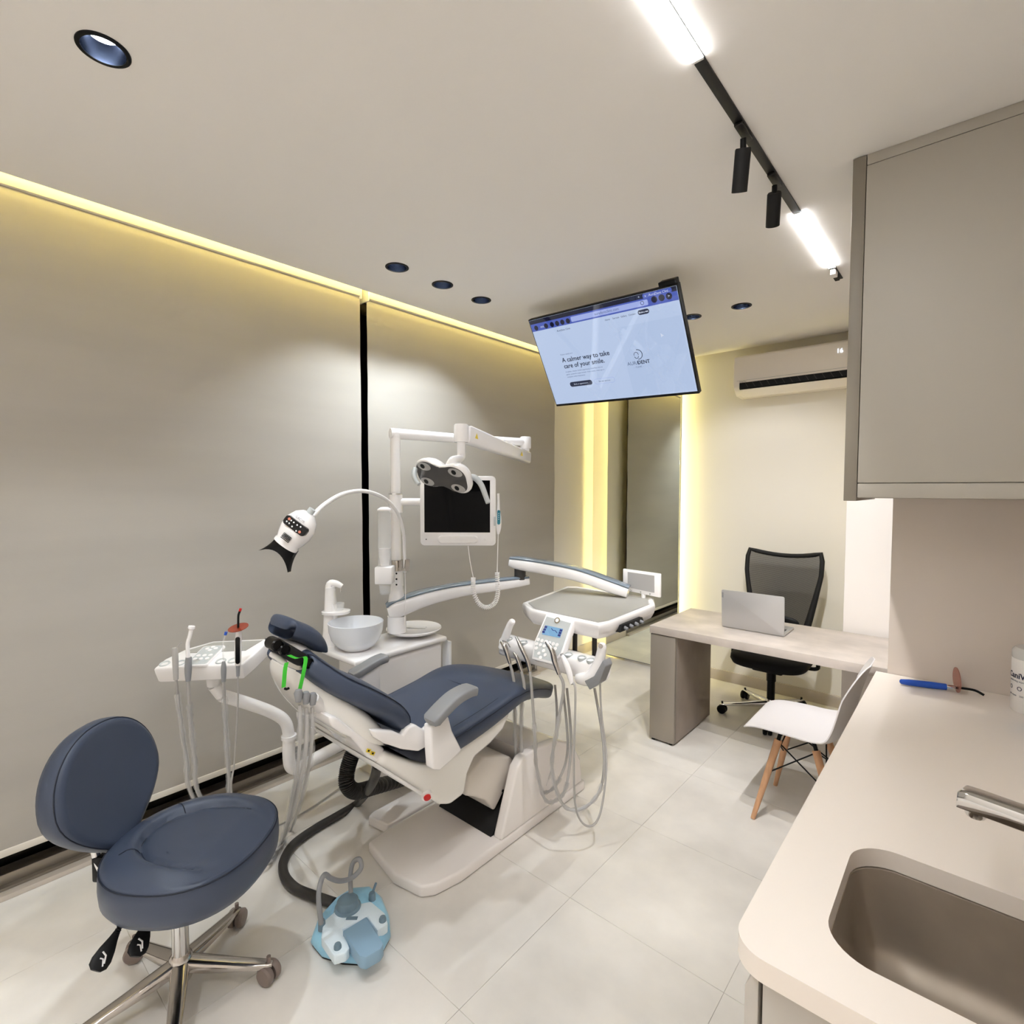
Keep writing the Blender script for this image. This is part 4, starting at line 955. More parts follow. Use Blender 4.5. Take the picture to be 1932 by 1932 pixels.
for sx in (-1, 1):
    for sy in (-1, 1):
        b = BM(); f = b.faces.new([b.verts.new(Mlh @ Vector((sx*.094+.042*math.cos(a_), sy*.041+.021*math.sin(a_), -.0085))) for a_ in [2*math.pi*k/24 for k in range(24)]]); o = finish('reflector_window', b, 'lamp_lens', glass, sm=False)
        b = BM(); b.faces.new([b.verts.new(Mlh @ Vector((sx*.094+.014*math.cos(a_)+.008, sy*.041+.012*math.sin(a_), -.0095))) for a_ in [2*math.pi*k/18 for k in range(18)]]); finish('bulb_shadow', b, 'black', o, sm=False)
def handle(pts, r):
    b = BM(); P_ = smooth(pts, 5); n_ = len(P_); tube(b, P_, [r*(1.1-.35*i/n_) for i in range(n_)], 12); finish('handle', b, 'panel_silver', t)
handle([PD(886, 900, 2.44), PD(897, 902, 2.42), PD(908, 915, 2.40), PD(916, 935, 2.38), PD(921, 949, 2.37)], .014)
handle([PD(783, 885, 2.50), PD(781, 897, 2.47), PD(785, 908, 2.45), PD(791, 914, 2.44)], .012)
# monitor
t = thing('monitor', 'white framed patient monitor with black screen on the pole arm', 'monitor', PD(864, 1030, 2.8))
mc = PD(864, 964, 2.82); hn = Vector((-fw.x, -fw.y, 0)).normalized(); hx = Vector((-hn.y, hn.x, 0)); Mm = Matrix.Translation(mc) @ Matrix((hx, Vector((0, 0, 1)), hn)).transposed().to_4x4()
b = BM(); prism(b, [(x, y, 0) for x, y in rrect(.404, .372, .022, 5)], (0, 0, -.035)); frm = finish('frame', b, 'white_gloss', t, M=Mm, bevel=.004)
b = BM(); box(b, -.179, .171, -.115, .163, .0002, .0012, Mm); finish('screen', b, 'screen_off', t)
b = BM(); loft(b, [[Mm @ Vector((x, y, z)) for x, y in rrect(.215*s, .038*s, .017*s, 5, 0, -.152)] for s, z in ((1, .0005), (1, .006), (.94, .010))]); finish('hand_grip', b, 'white_plastic', t)
for x, m_, nm in ((-.17, 'black', 'sensor'), (.145, 'white_plastic', 'power_button')):
    b = BM(); lathe(b, [(.001, .0002), (.006 if nm != 'sensor' else .003, .0002), (.006 if nm != 'sensor' else .003, .003), (.001, .003)], 16, Mm @ Matrix.Translation((x, -.152, 0))); finish(nm, b, m_, t)
b = BM(); cyl(b, Vector((PLX, PLY, zp(947)))+rt*.03, mc-hn*.036+Vector((0, 0, zp(947)-mc.z)), .021, 18); finish('arm', b, 'white_gloss', t)
b = BM(); box(b, -.06, .06, -.06, .06, -.055, -.035, Mm); finish('mount', b, 'white_gloss', t, bevel=.006)
# intraoral camera with coiled cord
t = thing('intraoral_camera', 'white and teal intraoral camera with coiled cord hanging beside the monitor', 'intraoral camera', PD(940, 1008, 2.78))
P_ = [PD(x, y, 2.77) for x, y in ((940, 931), (940.5, 945), (940.5, 962), (941, 975), (941, 995), (940, 1008))]
b = BM(); tube(b, smooth(P_, 3), [v.x for v in smooth([(r_, 0, 0) for r_ in (.007, .0065, .008, .0135, .0135, .006)], 3)], 14); finish('body', b, 'white_gloss', t)
b = BM(); q = PD(941, 976, 2.752); prism(b, [q+cr*x-cu*y for x, y in rrect(.016, .075, .0075, 5)], -fw*.004); o = finish('button_strip', b, 'teal', t)
b = BM()
for k in range(4): lathe(b, [(.001, 0), (.0025, 0), (.0025, .001), (.001, .001)], 8, axis_m(q-fw*.004+cu*(.02-.010*k), -fw))
finish('buttons', b, 'print_white', o)
b = BM(); q = PD(936, 985, 2.79); box(b, -.012, .004, -.02, .03, -.012, .012, Matrix.Translation(q) @ Matrix((cr, cu, -fw)).transposed().to_4x4()); finish('holster', b, 'panel_silver', t, bevel=.003)
cord = smooth([PD(x, y, 2.77) for x, y in ((940, 1008), (939, 1040), (938, 1080))], 6)
b = BM(); tube(b, cord, .0022, 8); tube(b, smooth([PD(x, y, 2.79) for x, y in ((883, 1030), (887, 1060), (893, 1090))], 6), .0022, 8)
U = smooth([PD(x, y, 2.77+.02*i/8) for i, (x, y) in enumerate(((938, 1080), (938.5, 1100), (939, 1120), (933, 1138), (918, 1146), (903, 1138), (894, 1118), (893, 1100), (893, 1090)))], 26)
hel = []; turns = 46
for i, p in enumerate(U):
    dT = (U[min(i+1, len(U)-1)]-U[max(i-1, 0)]).normalized(); n1_ = dT.cross(fw).normalized(); n2_ = dT.cross(n1_); a_ = 2*math.pi*turns*i/len(U)*1.0
    hel.append(p)
fine = []
N_ = turns*9
for i in range(N_+1):
    f = i/N_*(len(U)-1); k = min(int(f), len(U)-2); p = U[k].lerp(U[k+1], f-k); dT = (U[k+1]-U[k]).normalized(); n1_ = dT.cross(fw).normalized(); n2_ = dT.cross(n1_); a_ = 2*math.pi*i/9
    fine.append(p+n1_*(.0105*math.cos(a_))+n2_*(.0105*math.sin(a_)))
tube(b, fine, .0027, 5); finish('coiled_cord', b, 'white_plastic', t)
# whitening lamp
t = thing('whitening_lamp', 'white egg-shaped whitening lamp on gooseneck with black mouthpiece', 'whitening lamp', Vector((PLX, PLY, zp(1070))))
gp = [(763, 1180, 2.80), (765, 1120, 2.80), (764, 1080, 2.78), (763, 1040, 2.76), (761, 1005, 2.72), (751, 970, 2.65), (728, 942, 2.55), (690, 927, 2.42), (650, 931, 2.3), (615, 950, 2.18), (587, 976, 2.08)]
b = BM(); P_ = smooth([PD(*q) for q in gp[2:]], 5); n_ = len(P_); tube(b, P_, [.0075+.0028*i/n_ for i in range(n_)], 12); finish('gooseneck', b, 'white_plastic', t)
b = BM(); tube(b, smooth([PD(*q) for q in gp[:3]], 4), .002, 8); finish('cable', b, 'white_plastic', t)
b = BM(); zc = zp(1066); lathe(b, [(.0285, zc-.03), (.041, zc-.028), (.041, zc+.028), (.0285, zc+.03)], 28, Matrix.Translation((PLX, PLY, 0)), caps=False); clm = finish('pole_clamp', b, 'polished', t); b = BM(); q = PD(766, 1066, 2.78); box(b, -.014, .014, -.014, .014, -.03, .03, Matrix.Translation(q)); finish('clamp_block', b, 'polished', clm)
hc = PD(560, 1000, 2.02); Aa = (-.60*cr-.80*cu).normalized(); Sa = (.80*cr-.60*cu).normalized(); Na = -fw
b = BM(); loft(b, [sring(hc+Aa*f, Sa, Na, a_, b_, 2.2, 32) for f, a_, b_ in ((-.082, .010, .010), (-.078, .025, .022), (-.06, .046, .036), (-.03, .060, .045), (.005, .062, .047), (.035, .055, .042), (.055, .047, .035), (.062, .050, .037), (.072, .050, .037), (.074, .04, .03))]); hd = finish('head', b, 'white_gloss', t, ang=50)
b = BM(); cyl(b, hc-Aa*.10-Sa*.0, hc-Aa*.075, .014, 16); finish('neck_ring', b, 'panel_silver', t)
Mp = Matrix.Translation(hc+Na*.0475) @ Matrix((Sa, -Aa, Na)).transposed().to_4x4()
b = BM(); loft(b, [[Mp @ Vector((x, y, z-.55*x*x*4)) for x, y in rrect(.098, .036, .012, 6, 0, .022)] for z in (-.012, .0045)]); pn = finish('keypad', b, 'black_gloss', hd, ang=30)
for i, (x, y, m_) in enumerate(((-.032, .03, 'device_led'), (.028, .014, 'device_led'), (-.034, .017, 'print_white'), (-.022, .017, 'print_white'), (-.010, .03, 'print_white'), (-.022, .03, 'print_white'), (.006, .03, 'print_white'), (.02, .032, 'print_white'), (-.006, .014, 'print_white'), (.016, .010, 'print_white'))):
    rr = .0055 if i < 2 else .0032
    b = BM(); prism(b, [Mp @ Vector((x+rr*math.cos(k*.785), y+rr*math.sin(k*.785), .0048-.55*x*x*4)) for k in range(8)], Na*.0006); finish('key', b, m_, pn)
for k in range(5):
    b = BM(); box(b, -.018, .018, -.024-.005*k, -.0225-.005*k, -.002, .0035, Mp); finish('vent_slot', b, 'black', hd)
text('maker_print', 'GACYB', .012, Mp @ Matrix.Translation((-.02, .048, -.001)), 'print_grey', hd)
b = BM(); rows = []
for i in range(9):
    f = i/8; row = []
    for j in range(13):
        u_ = -1+j/6; w_ = .044+.030*f**2*abs(u_); L_ = .068+.082*f-.044*f*(1-u_*u_)
        row.append(hc+Aa*L_+Sa*(u_*(.046+.024*f**2))+Na*(.026*math.cos(u_*1.4)-.002))
    rows.append(row)
V1 = [[b.verts.new(p) for p in r_] for r_ in rows]; V2 = [[b.verts.new(p-Na*.030) for p in r_] for r_ in rows]
for V_ in (V1, V2):
    for i in range(8):
        for j in range(12): b.faces.new((V_[i][j], V_[i][j+1], V_[i+1][j+1], V_[i+1][j]))
for i in range(8):
    b.faces.new((V1[i][0], V1[i+1][0], V2[i+1][0], V2[i][0])); b.faces.new((V1[i][12], V2[i][12], V2[i+1][12], V1[i+1][12]))
for j in range(12): b.faces.new((V1[8][j], V1[8][j+1], V2[8][j+1], V2[8][j]))
bmesh.ops.recalc_face_normals(b, faces=b.faces); finish('mouthpiece', b, 'black', t, ang=50)

# ================================================================== DELIVERY ARM AND TRAY
t = thing('delivery_unit', 'white instrument tray on jointed grey-topped arms at the foot of the dental chair', 'instrument tray', (-1.5, 2.3, .75))
def beam(pts, sec, nm, top):
    P_ = smooth(pts, 6); S_ = smooth([(a_, b_, 0) for a_, b_ in sec], 6); b = BM(); rings = []; rings2 = []
    for i, p in enumerate(P_):
        d = P_[min(i+1, len(P_)-1)]-P_[max(i-1, 0)]; d.normalize(); s_ = Vector((d.y, -d.x, 0)).normalized(); n_ = s_.cross(d)
        if n_.z < 0: n_ = -n_
        rings.append(sring(p, s_, n_, S_[i].x, S_[i].y, 4, 20)); rings2.append(sring(p+n_*(S_[i].y+.002), s_, n_, S_[i].x*.96, .009, 3, 18))
    loft(b, rings); o = finish(nm, b, 'white_gloss', t, ang=50)
    b = BM(); loft(b, rings2); finish(top, b, 'pad_grey', o, ang=50)
A0 = Vector((PLX, PLY, zp(1150))); A1 = Vector((-2.0, 2.36, 1.068))
beam([A0+(A0-A1).normalized()*.05+Vector((0, 0, .0)), A0+Vector((0, 0, .005)), A0.lerp(A1, .22)+Vector((0, 0, .028)), A0.lerp(A1, .5)+Vector((0, 0, .03)), A0.lerp(A1, .8)+Vector((0, 0, .014)), A1+(A1-A0).normalized()*.05], [(.040, .03), (.048, .046), (.046, .040), (.042, .034), (.040, .030), (.030, .022)], 'lower_arm', 'lower_arm_pad')
b = BM(); lathe(b, [(.045, zp(1165)), (.045, zp(1172))], 24, Matrix.Translation((PLX, PLY, 0))); finish('arm_bearing', b, 'white_gloss', t)
b = BM(); lathe(b, [(.034, A1.z+.02), (.034, A1.z+.085)], 24, Matrix.Translation((A1.x, A1.y, 0))); finish('elbow_pivot', b, 'dark_hose', t)
A2 = A1+Vector((0, 0, .108)); A3 = Vector((-1.40, 2.56, 1.06))
beam([A2-(A3-A2).normalized()*.06, A2+Vector((0, 0, .002)), A2.lerp(A3, .25)+Vector((0, 0, .016)), A2.lerp(A3, .55)+Vector((0, 0, .024)), A2.lerp(A3, .85)+Vector((0, 0, .008)), A3], [(.034, .024), (.042, .032), (.042, .034), (.042, .034), (.04, .032), (.036, .028)], 'upper_arm', 'upper_arm_pad')
tz_ = 1.03
to = [(PZ(x, y, tz_).x, PZ(x, y, tz_).y) for x, y in ((985, 1137), (1000, 1150), (1130, 1178), (1150, 1174), (1236, 1140), (1234, 1128), (1086, 1106), (1068, 1106))]
def tring(s, z): 
    cx_ = sum(p[0] for p in to)/len(to); cy_ = sum(p[1] for p in to)/len(to)
    return [Vector((cx_+(x-cx_)*s, cy_+(y-cy_)*s, z)) for x, y in to]
b = BM(); loft(b, [tring(s, z) for s, z in ((.82, .945), (.94, .958), (.985, .985), (1.0, 1.008), (1.0, 1.020), (.985, 1.029), (.95, 1.032), (.92, 1.026))]); tray = finish('tray', b, 'white_gloss', t, ang=50)
b = BM(); loft(b, [tring(.905, 1.0265), tring(.905, 1.030), tring(.88, 1.031)]); finish('tray_mat', b, 'tray_mat', t)
fc = [PY(x, y, 2.60) for x, y in ((1175, 1073), (1245, 1083), (1245, 1128), (1175, 1113))]
b = BM(); prism(b, fc, (0, .02, 0)); fv = finish('film_viewer', b, 'white_gloss', t, bevel=.004)
cf = sum(fc, Vector())/4
b = BM(); prism(b, [cf+(p-cf)*.72+Vector((0, -.0012, .004)) for p in fc], (0, .001, 0)); finish('viewer_screen', b, 'film_grey', fv)
for u in (.25, .5, .75):
    p = fc[3].lerp(fc[2], u)+Vector((0, -.003, .010)); b = BM(); ellipsoid(b, p, (.004, 0, 0), (0, .004, 0), (0, 0, .004), 10, 6); finish('viewer_clip', b, 'chrome', fv)
p = fc[3].lerp(fc[2], .55); b = BM(); tube(b, [p+Vector((0, .01, .0)), p+Vector((0, .01, -.045))], .012, 12); finish('viewer_hinge', b, 'white_plastic', t)
# side couplings on the tray's right flank
b = BM(); ra, rb = PZ(1160, 1190, .985), PZ(1222, 1165, .985); 
prism(b, [ra.lerp(rb, f)+Vector((.004, 0, dz)) for f, dz in ((.12, -.016), (.18, .014), (.8, .014), (.86, -.016))], (-.03, 0, 0)); finish('coupling_recess', b, 'black_matte', t)
for k in range(4):
    p = ra.lerp(rb, .26+.16*k)+Vector((-.01, 0, 0)); b = BM(); tube(b, [p, p+Vector((.030, .0, -.006))], [.010, .007], 12); finish('coupling', b, 'mid_grey', t)
# control panel
qa, qb, qc = PY(1031, 1157, 1.97), PY(1083, 1171, 1.97), PY(1003, 1243, 1.855)
nrm = (qb-qa).cross(qc-qa).normalized()
if nrm.y > 0: nrm = -nrm
def pp(x, y):   # point on the panel plane
    r_ = ray(x, y); return CV+r_*((qa-CV).dot(nrm)/r_.dot(nrm))
q4 = [pp(*q) for q in ((1031, 1157), (1083, 1171), (1061, 1234), (1042, 1253), (1003, 1243), (1007, 1212))]
b = BM(); prism(b, [p+nrm*.0 for p in q4], -nrm*.035); pnl = finish('control_panel', b, 'white_gloss', t, bevel=.004)
cq = sum(q4, Vector())/6
b = BM(); prism(b, [cq+(p-cq)*.88+nrm*.0004 for p in q4], nrm*.0012); finish('panel_film', b, 'panel_silver', pnl)
ux = (q4[1]-q4[0]).normalized(); uy = nrm.cross(ux).normalized()
if uy.z < 0: uy = -uy
b = BM(); prism(b, [pp(x, y)+nrm*.002 for x, y in ((1030, 1180), (1063, 1187), (1057, 1204), (1023, 1197))], nrm*.0012); lcd = finish('lcd_screen', b, 'lcd', pnl)
for k in range(3):
    for sx in (0, 1):
        c0 = pp((1030.5, 1057.5)[sx]-2.2*k, (1183.5, 1190)[sx]+4.6*k) if sx == 0 else pp(1059-1.7*k, 1190+4.6*k)
        b = BM(); prism(b, [c0+nrm*.0034+ux*(x*.007)+uy*(y*.005) for x, y in ((-1, -1), (1, -1), (1, 1), (-1, 1))], nrm*.0004); finish('lcd_icon', b, 'lcd_ink', lcd)
b = BM(); tube(b, [pp(x, y)+nrm*.0036 for x, y in ((1041, 1186), (1044, 1190), (1048, 1190), (1052, 1195))], .0016, 6); finish('lcd_drawing', b, 'lcd_ink', lcd)
b = BM(); lathe(b, [(.001, 0), (.014, 0), (.014, .003), (.001, .003)], 24, axis_m(pp(1052, 1171)+nrm*.002, nrm)); o = finish('emblem', b, 'polished', pnl)
b = BM(); lathe(b, [(.001, .003), (.009, .003), (.009, .0036), (.001, .0036)], 20, axis_m(pp(1052, 1171)+nrm*.002, nrm)); finish('emblem_face', b, 'print_white', o)
for x, y in ((1016, 1207), (1023, 1209), (1030, 1211), (1037, 1213), (1044, 1215), (1051, 1217), (1013, 1215), (1020, 1217), (1027, 1219), (1048, 1224), (1012, 1223), (1026, 1228), (1017, 1233), (1029, 1236), (1020, 1241), (1040, 1222)):
    b = BM(); lathe(b, [(.001, 0), (.0085, 0), (.0078, .002), (.001, .002)], 16, axis_m(pp(x, y)+nrm*.0016, nrm)); finish('panel_button', b, 'white_plastic', pnl)
# instrument holder bar
YH = 1.90
hb = [PY(x, y, YH) for x, y in ((945, 1210), (955, 1203), (1000, 1214), (1060, 1226), (1112, 1238), (1136, 1207), (1146, 1213), (1144, 1250), (1128, 1292), (1108, 1303), (1085, 1300), (1060, 1288), (1000, 1262), (960, 1250), (944, 1228))]
hbz = [p.z for p in hb]
pts2 = [PY(x, y, YH) for x, y in ((944, 1212), (1000, 1228), (1060, 1244), (1112, 1258), (1130, 1262))]
rings = []
for i, p in enumerate(smooth(pts2, 4)):
    rings.append(sring(p+Vector((0, .042, -.020)), Vector((0, 1, 0)), Vector((0, 0, 1)), .052, .046, 4, 20))
b = BM(); loft(b, rings); bar = finish('holder_bar', b, 'white_gloss', t, ang=45)
for k, (x, y) in enumerate(((957, 1215), (985, 1222), (1012, 1230), (1070, 1246), (1095, 1252), (1112, 1257))):
    c = PY(x, y, YH); b = BM(); lathe(b, [(.018, .004), (.0205, .0275), (.0165, .0275), (.012, .004)], 20, axis_m(c+Vector((0, .014, .0)), (0, -.12, 1)), caps=False); finish('holder_cup', b, 'panel_silver', bar)
b = BM(); tube(b, smooth([PY(x, y, YH) for x, y in ((950, 1222), (953, 1205), (962, 1180), (968, 1171))], 4), [.026, .0255, .024, .022, .021, .020, .019, .018, .0175, .017, .0165, .016, .012], 14); finish('holder_horn', b, 'white_gloss', bar)
b = BM(); tube(b, smooth([PY(x, y, YH) for x, y in ((1090, 1280), (1115, 1278), (1127, 1260), (1133, 1238), (1137, 1214))], 4), [.022, .026, .030, .032, .034, .034, .032, .030, .028, .026, .024, .022, .021, .020, .019, .018, .012], 14); h2 = finish('holder_horn', b, 'white_gloss', bar)
p = PY(1136, 1217, YH)+Vector((.004, -.018, 0)); b = BM(); lathe(b, [(.001, 0), (.010, 0), (.009, .003), (.001, .003)], 16, axis_m(p, (.2, -1, .1))); finish('horn_screw', b, 'polished', h2)
b = BM(); prism(b, [PY(x, y, YH-.035) for x, y in ((1102, 1285), (1120, 1276), (1137, 1246), (1142, 1258), (1130, 1290), (1112, 1302))], (0, .06, 0)); finish('end_cover', b, 'mid_grey', bar, bevel=.004)
for x, y, yy in ((1085, 1172, 2.12), (1122, 1182, 2.20)):
    p = PY(x, y, yy); b = BM(); tube(b, [p, Vector((p.x, p.y, .80))], .012, 12); finish('support_rod', b, 'dark_hose', t)
for x, y in ((1004, 1156), (1022, 1160), (1120, 1186), (1135, 1190)):
    p = PY(x, y, 2.12); b = BM(); tube(b, [p+Vector((0, 0, .02)), p, p+Vector((.0, 0, -.018))], [.004, .004, .006], 8); finish('tray_knob', b, 'black', t)
b = BM(); box(b, -1.50, -1.40, 1.93, 2.12, .80, .835); finish('holder_bracket', b, 'mid_grey', t, bevel=.008)

# handpieces in the holder, each with its hose
def z5(x, y): return (900+x/3.45, 1020+y/3.45)
HP = [('air_water_syringe', 'silver three-way syringe with hooked tip, leftmost in the instrument holder', [(160, 655), (185, 700), (215, 800)], [.010, .013, .008], 'polished', [(215, 800), (240, 920), (246, 1100), (255, 1400), (300, 1550), (380, 1640), (450, 1570), (495, 1400), (520, 1150), (508, 940)]),
      ('dental_handpiece', 'slim silver handpiece second from the left in the instrument holder', [(240, 728), (262, 765), (290, 850)], [.006, .010, .008], 'polished', [(290, 850), (308, 960), (290, 1100), (292, 1400), (330, 1560), (440, 1640), (530, 1560), (590, 1350), (560, 960)]),
      ('dental_handpiece', 'silver angled handpiece just left of the control panel', [(258, 632), (285, 690), (325, 770), (345, 850)], [.006, .010, .011, .008], 'polished', [(345, 850), (358, 1000), (375, 1250), (388, 1480), (440, 1680), (510, 1692), (580, 1600), (612, 1300), (585, 960)]),
      ('dental_handpiece', 'silver contra-angle handpiece leaning across the control panel keys', [(455, 665), (490, 720), (505, 780), (535, 870)], [.008, .012, .013, .009], 'polished', [(535, 870), (563, 960), (525, 1200), (488, 1480), (560, 1720), (690, 1742), (805, 1610), (825, 1350), (765, 960)]),
      ('dental_handpiece', 'white scaler handpiece with grey tip, rightmost in the instrument holder', [(552, 742), (575, 790), (600, 860), (615, 930)], [.007, .013, .013, .009], 'white_gloss', [(615, 930), (640, 985), (630, 1450), (645, 1750), (720, 1858), (800, 1780), (842, 1450), (808, 1100), (800, 850)])]
for nm, lab, bp, rr, m_, hs in HP:
    y0 = YH-.052
    P_ = [PY(*z5(*q), y0-.01+.0*i) for i, q in enumerate(bp)]
    t = thing(nm, lab, 'handpiece', P_[-1], 'instruments on the delivery tray')
    S_ = smooth(P_, 4); rl = [v.x for v in smooth([(r_, 0, 0) for r_ in rr], 4)]
    b = BM(); tube(b, S_, rl, 14); bd = finish('body', b, m_, t)
    if nm == 'air_water_syringe':
        b = BM(); q = P_[0]; tube(b, smooth([q, q+Vector((.02, -.01, .008)), q+Vector((.05, -.015, .006)), q+Vector((.068, -.015, -.012))], 4), .0025, 8); finish('tip', b, 'chrome', bd)
    else:
        b = BM(); tube(b, [P_[0]-(P_[1]-P_[0])*.15, P_[0]+(P_[1]-P_[0])*.5], [rr[0], rr[0]*1.3], 12); finish('head', b, 'mid_grey' if m_ == 'white_gloss' else 'chrome', bd)
    n_ = len(hs); H_ = [PY(*z5(*q), y0-.01+(2.22-y0)*max(0, (i-2)/(n_-3))**1.2) for i, q in enumerate(hs)]
    r0 = .0048 if 'scaler' in lab else .0066
    b = BM(); tube(b, smooth(H_, 8), r0, 10); hz = finish('hose', b, 'hose_grey', t)
    SS = smooth(H_, 8)
    if 'scaler' not in lab:
        k0, k1 = int(len(SS)*.22), int(len(SS)*.78)
        pts = SS[k0:k1]; b = BM(); tube(b, pts, [r0*1.45+.0022*math.sin(i*1.7)+.0015*math.sin(i*.6) for i in range(len(pts))], 10, caps=False); finish('plastic_sleeve', b, 'sleeve', hz)

# ================================================================== ASSISTANT TRAY
AC = PD(402, 1240, 2.20)
ta, tb = rt, Vector((-rt.y, rt.x, 0))
t = thing('assistant_tray', 'white assistant instrument tray on a bent tube arm by the blind', 'instrument tray', AC+Vector((0, 0, -.1)))
Ma = Matrix.Translation(AC) @ Matrix((ta, tb, Vector((0, 0, 1)))).transposed().to_4x4() @ Matrix.Rotation(R(14), 4, 'X') @ Matrix.Rotation(R(-3), 4, 'Y')
ol = [(-.192, -.085), (.165, -.085), (.178, -.02), (.192, .10), (.17, .115), (-.06, .115), (-.145, .06), (-.19, -.02)]
b = BM(); loft(b, [[Ma @ Vector((x*s, y*s, z)) for x, y in ol] for s, z in ((.92, -.058), (.98, -.052), (1, -.01), (1, .006), (.975, .012))]); tr = finish('tray', b, 'white_gloss', t, bevel=.004)
b = BM(); prism(b, [Ma @ Vector(p) for p in ((-.125, .045, .0125), (-.05, .10, .0125), (.165, .10, .0125), (.13, .02, .0125), (-.12, .02, .0125))], Ma.to_3x3() @ Vector((0, 0, .001))); finish('tray_mat', b, 'tray_mat', tr)
b = BM(); loft(b, [[Ma @ (Matrix.Translation((-.02, -.015, 0)) @ Vector((x*s, y*s, z))) for x, y in rrect(.095, .15, .01, 4)] for s, z in ((1, .0125), (1, .019), (.97, .021))]); kp = finish('keypad', b, 'white_gloss', tr)
b = BM(); prism(b, [Ma @ Vector((x-.02, y-.015, .0212)) for x, y in rrect(.084, .138, .008, 4)], Ma.to_3x3() @ Vector((0, 0, .0005))); finish('keypad_film', b, 'panel_silver', kp)
for x, y in ((-.02, .045), (-.038, .033), (-.002, .033), (-.02, .02), (-.045, -.02), (-.02, -.02), (.005, -.02), (-.045, -.045), (-.02, -.045), (.005, -.045)):
    b = BM(); lathe(b, [(.001, 0), (.0088, 0), (.008, .002), (.001, .002)], 14, Ma @ Matrix.Translation((x, y, .0218))); finish('button', b, 'white_plastic', kp)
for x in (-.165, -.10, .065, .115):
    b = BM(); lathe(b, [(.023, .006), (.019, .016), (.014, .014), (.012, -.01)], 18, Ma @ Matrix.Translation((x, -.055, 0)), caps=False); finish('holder_ring', b, 'panel_silver', tr)
ap = [AC+Vector((0, 0, -.07))+ta*.0, PX(418, 1312, -2.36), PX(470, 1328, -2.36), PX(515, 1345, -2.36), PX(538, 1362, -2.36), PX(545, 1390, -2.36), PX(545, 1425, -2.36), PX(549, 1446, -2.36), PX(565, 1448, -2.36), PX(600, 1428, -2.36), PX(650, 1402, -2.34), PX(700, 1380, -2.32)]
b = BM(); tube(b, [ap[0]+Vector((0, 0, .03)), ap[0], ap[0]+Vector((0, 0, -.05))], [.03, .03, .025], 18); finish('tray_post', b, 'white_plastic', t)
b = BM(); tube(b, smooth(ap[1:7], 6), .026, 18); finish('upper_tube', b, 'white_plastic', t)
b = BM(); tube(b, smooth(ap[5:], 6), .0275, 18); finish('lower_tube', b, 'white_plastic', t)
p = ap[5]; b = BM(); lathe(b, [(.026, -.008), (.034, -.008), (.034, .008), (.026, .008)], 24, Matrix.Translation(p)); finish('collar', b, 'white_gloss', t)
b = BM(); tube(b, [ap[0]+Vector((0, 0, -.05)), ap[1]], .024, 16); finish('knuckle', b, 'white_plastic', t)
# suction handpieces
SUC = [('saliva_ejector', 'grey suction handpiece with thin wire tip, leftmost on the assistant tray', [(330, 1222), (331, 1250), (332, 1282)], [.010, .011, .009], 'hose_grey', [(332, 1282), (336, 1320), (344, 1380), (352, 1430), (362, 1500), (430, 1610), (500, 1632), (530, 1590), (553, 1500), (566, 1400), (566, 1330)], [(333, 1222), (338, 1216), (343, 1212)], 'hose_grey', .0016),
       ('suction_tube', 'white high-volume suction tube standing on the assistant tray', [(356, 1240), (355, 1262), (355, 1285)], [.011, .013, .009], 'mid_grey', [(355, 1285), (358, 1340), (362, 1380), (368, 1440), (376, 1500), (440, 1600), (505, 1620), (535, 1580), (560, 1500), (577, 1410), (578, 1335)], [(355, 1240), (354, 1215), (358, 1200), (361, 1185)], 'white_gloss', .0075),
       ('saliva_ejector', 'grey suction handpiece with clear bent tube and blue tip on the assistant tray', [(422, 1248), (422, 1262), (422, 1286)], [.006, .010, .008], 'mid_grey', [(422, 1286), (424, 1330), (428, 1400), (432, 1470), (436, 1510), (470, 1590), (520, 1605), (550, 1560), (575, 1480), (588, 1400), (589, 1335)], [(422, 1246), (420, 1225), (421, 1212), (425, 1198)], 'clear', .003)]
for nm, lab, bp, rr, m_, hs, tip, tm, tr_ in SUC:
    dep = 2.075
    P_ = [PD(*q, dep) for q in bp]; t = thing(nm, lab, 'suction handpiece', P_[-1], 'suction handpieces on the assistant tray')
    b = BM(); tube(b, smooth(P_, 4), [v.x for v in smooth([(r_, 0, 0) for r_ in rr], 4)], 14); bd = finish('body', b, m_, t)
    T_ = smooth([PD(*q, dep) for q in tip], 4); b = BM(); tube(b, T_, tr_, 12); tp = finish('tip', b, tm, bd)
    if nm == 'suction_tube':
        b = BM(); d_ = (T_[-1]-T_[-3]).normalized(); tube(b, [T_[-1]-d_*.008, T_[-1], T_[-1]+d_*.008], [.008, .013, .012], 12); finish('nozzle', b, 'white_gloss', tp)
    if 'blue' in lab:
        b = BM(); d_ = (T_[-1]-T_[-3]).normalized(); tube(b, [T_[-1], T_[-1]+d_*.012], .0055, 10); finish('end_cap', b, 'blue', tp)
    zfl = .012; H_ = []
    for i, q in enumerate(hs):
        if i < 5: H_.append(PD(*q, dep+.03*i))
        elif i > 8: H_.append(PX(*q, -1.585))
        elif i in (5, 6, 7): H_.append(PZ(q[0], q[1], zfl+.02*(i-5 if i < 7 else 1)))
        else: H_.append(PX(*q, -1.72))
    b = BM(); SS = smooth(H_, 8); tube(b, SS, .0068 if 'white' in lab else .0056, 10); hz = finish('hose', b, 'hose_grey', t)
    for k0, k1 in ((int(len(SS)*.08), int(len(SS)*.42)), (int(len(SS)*.62), int(len(SS)*.98))):
        pts = SS[k0:k1]; b = BM(); tube(b, pts, [.0108+.0018*math.sin(i*1.9)+.0013*math.sin(i*.7) for i in range(len(pts))], 12, caps=False); finish('plastic_sleeve', b, 'sleeve', hz)
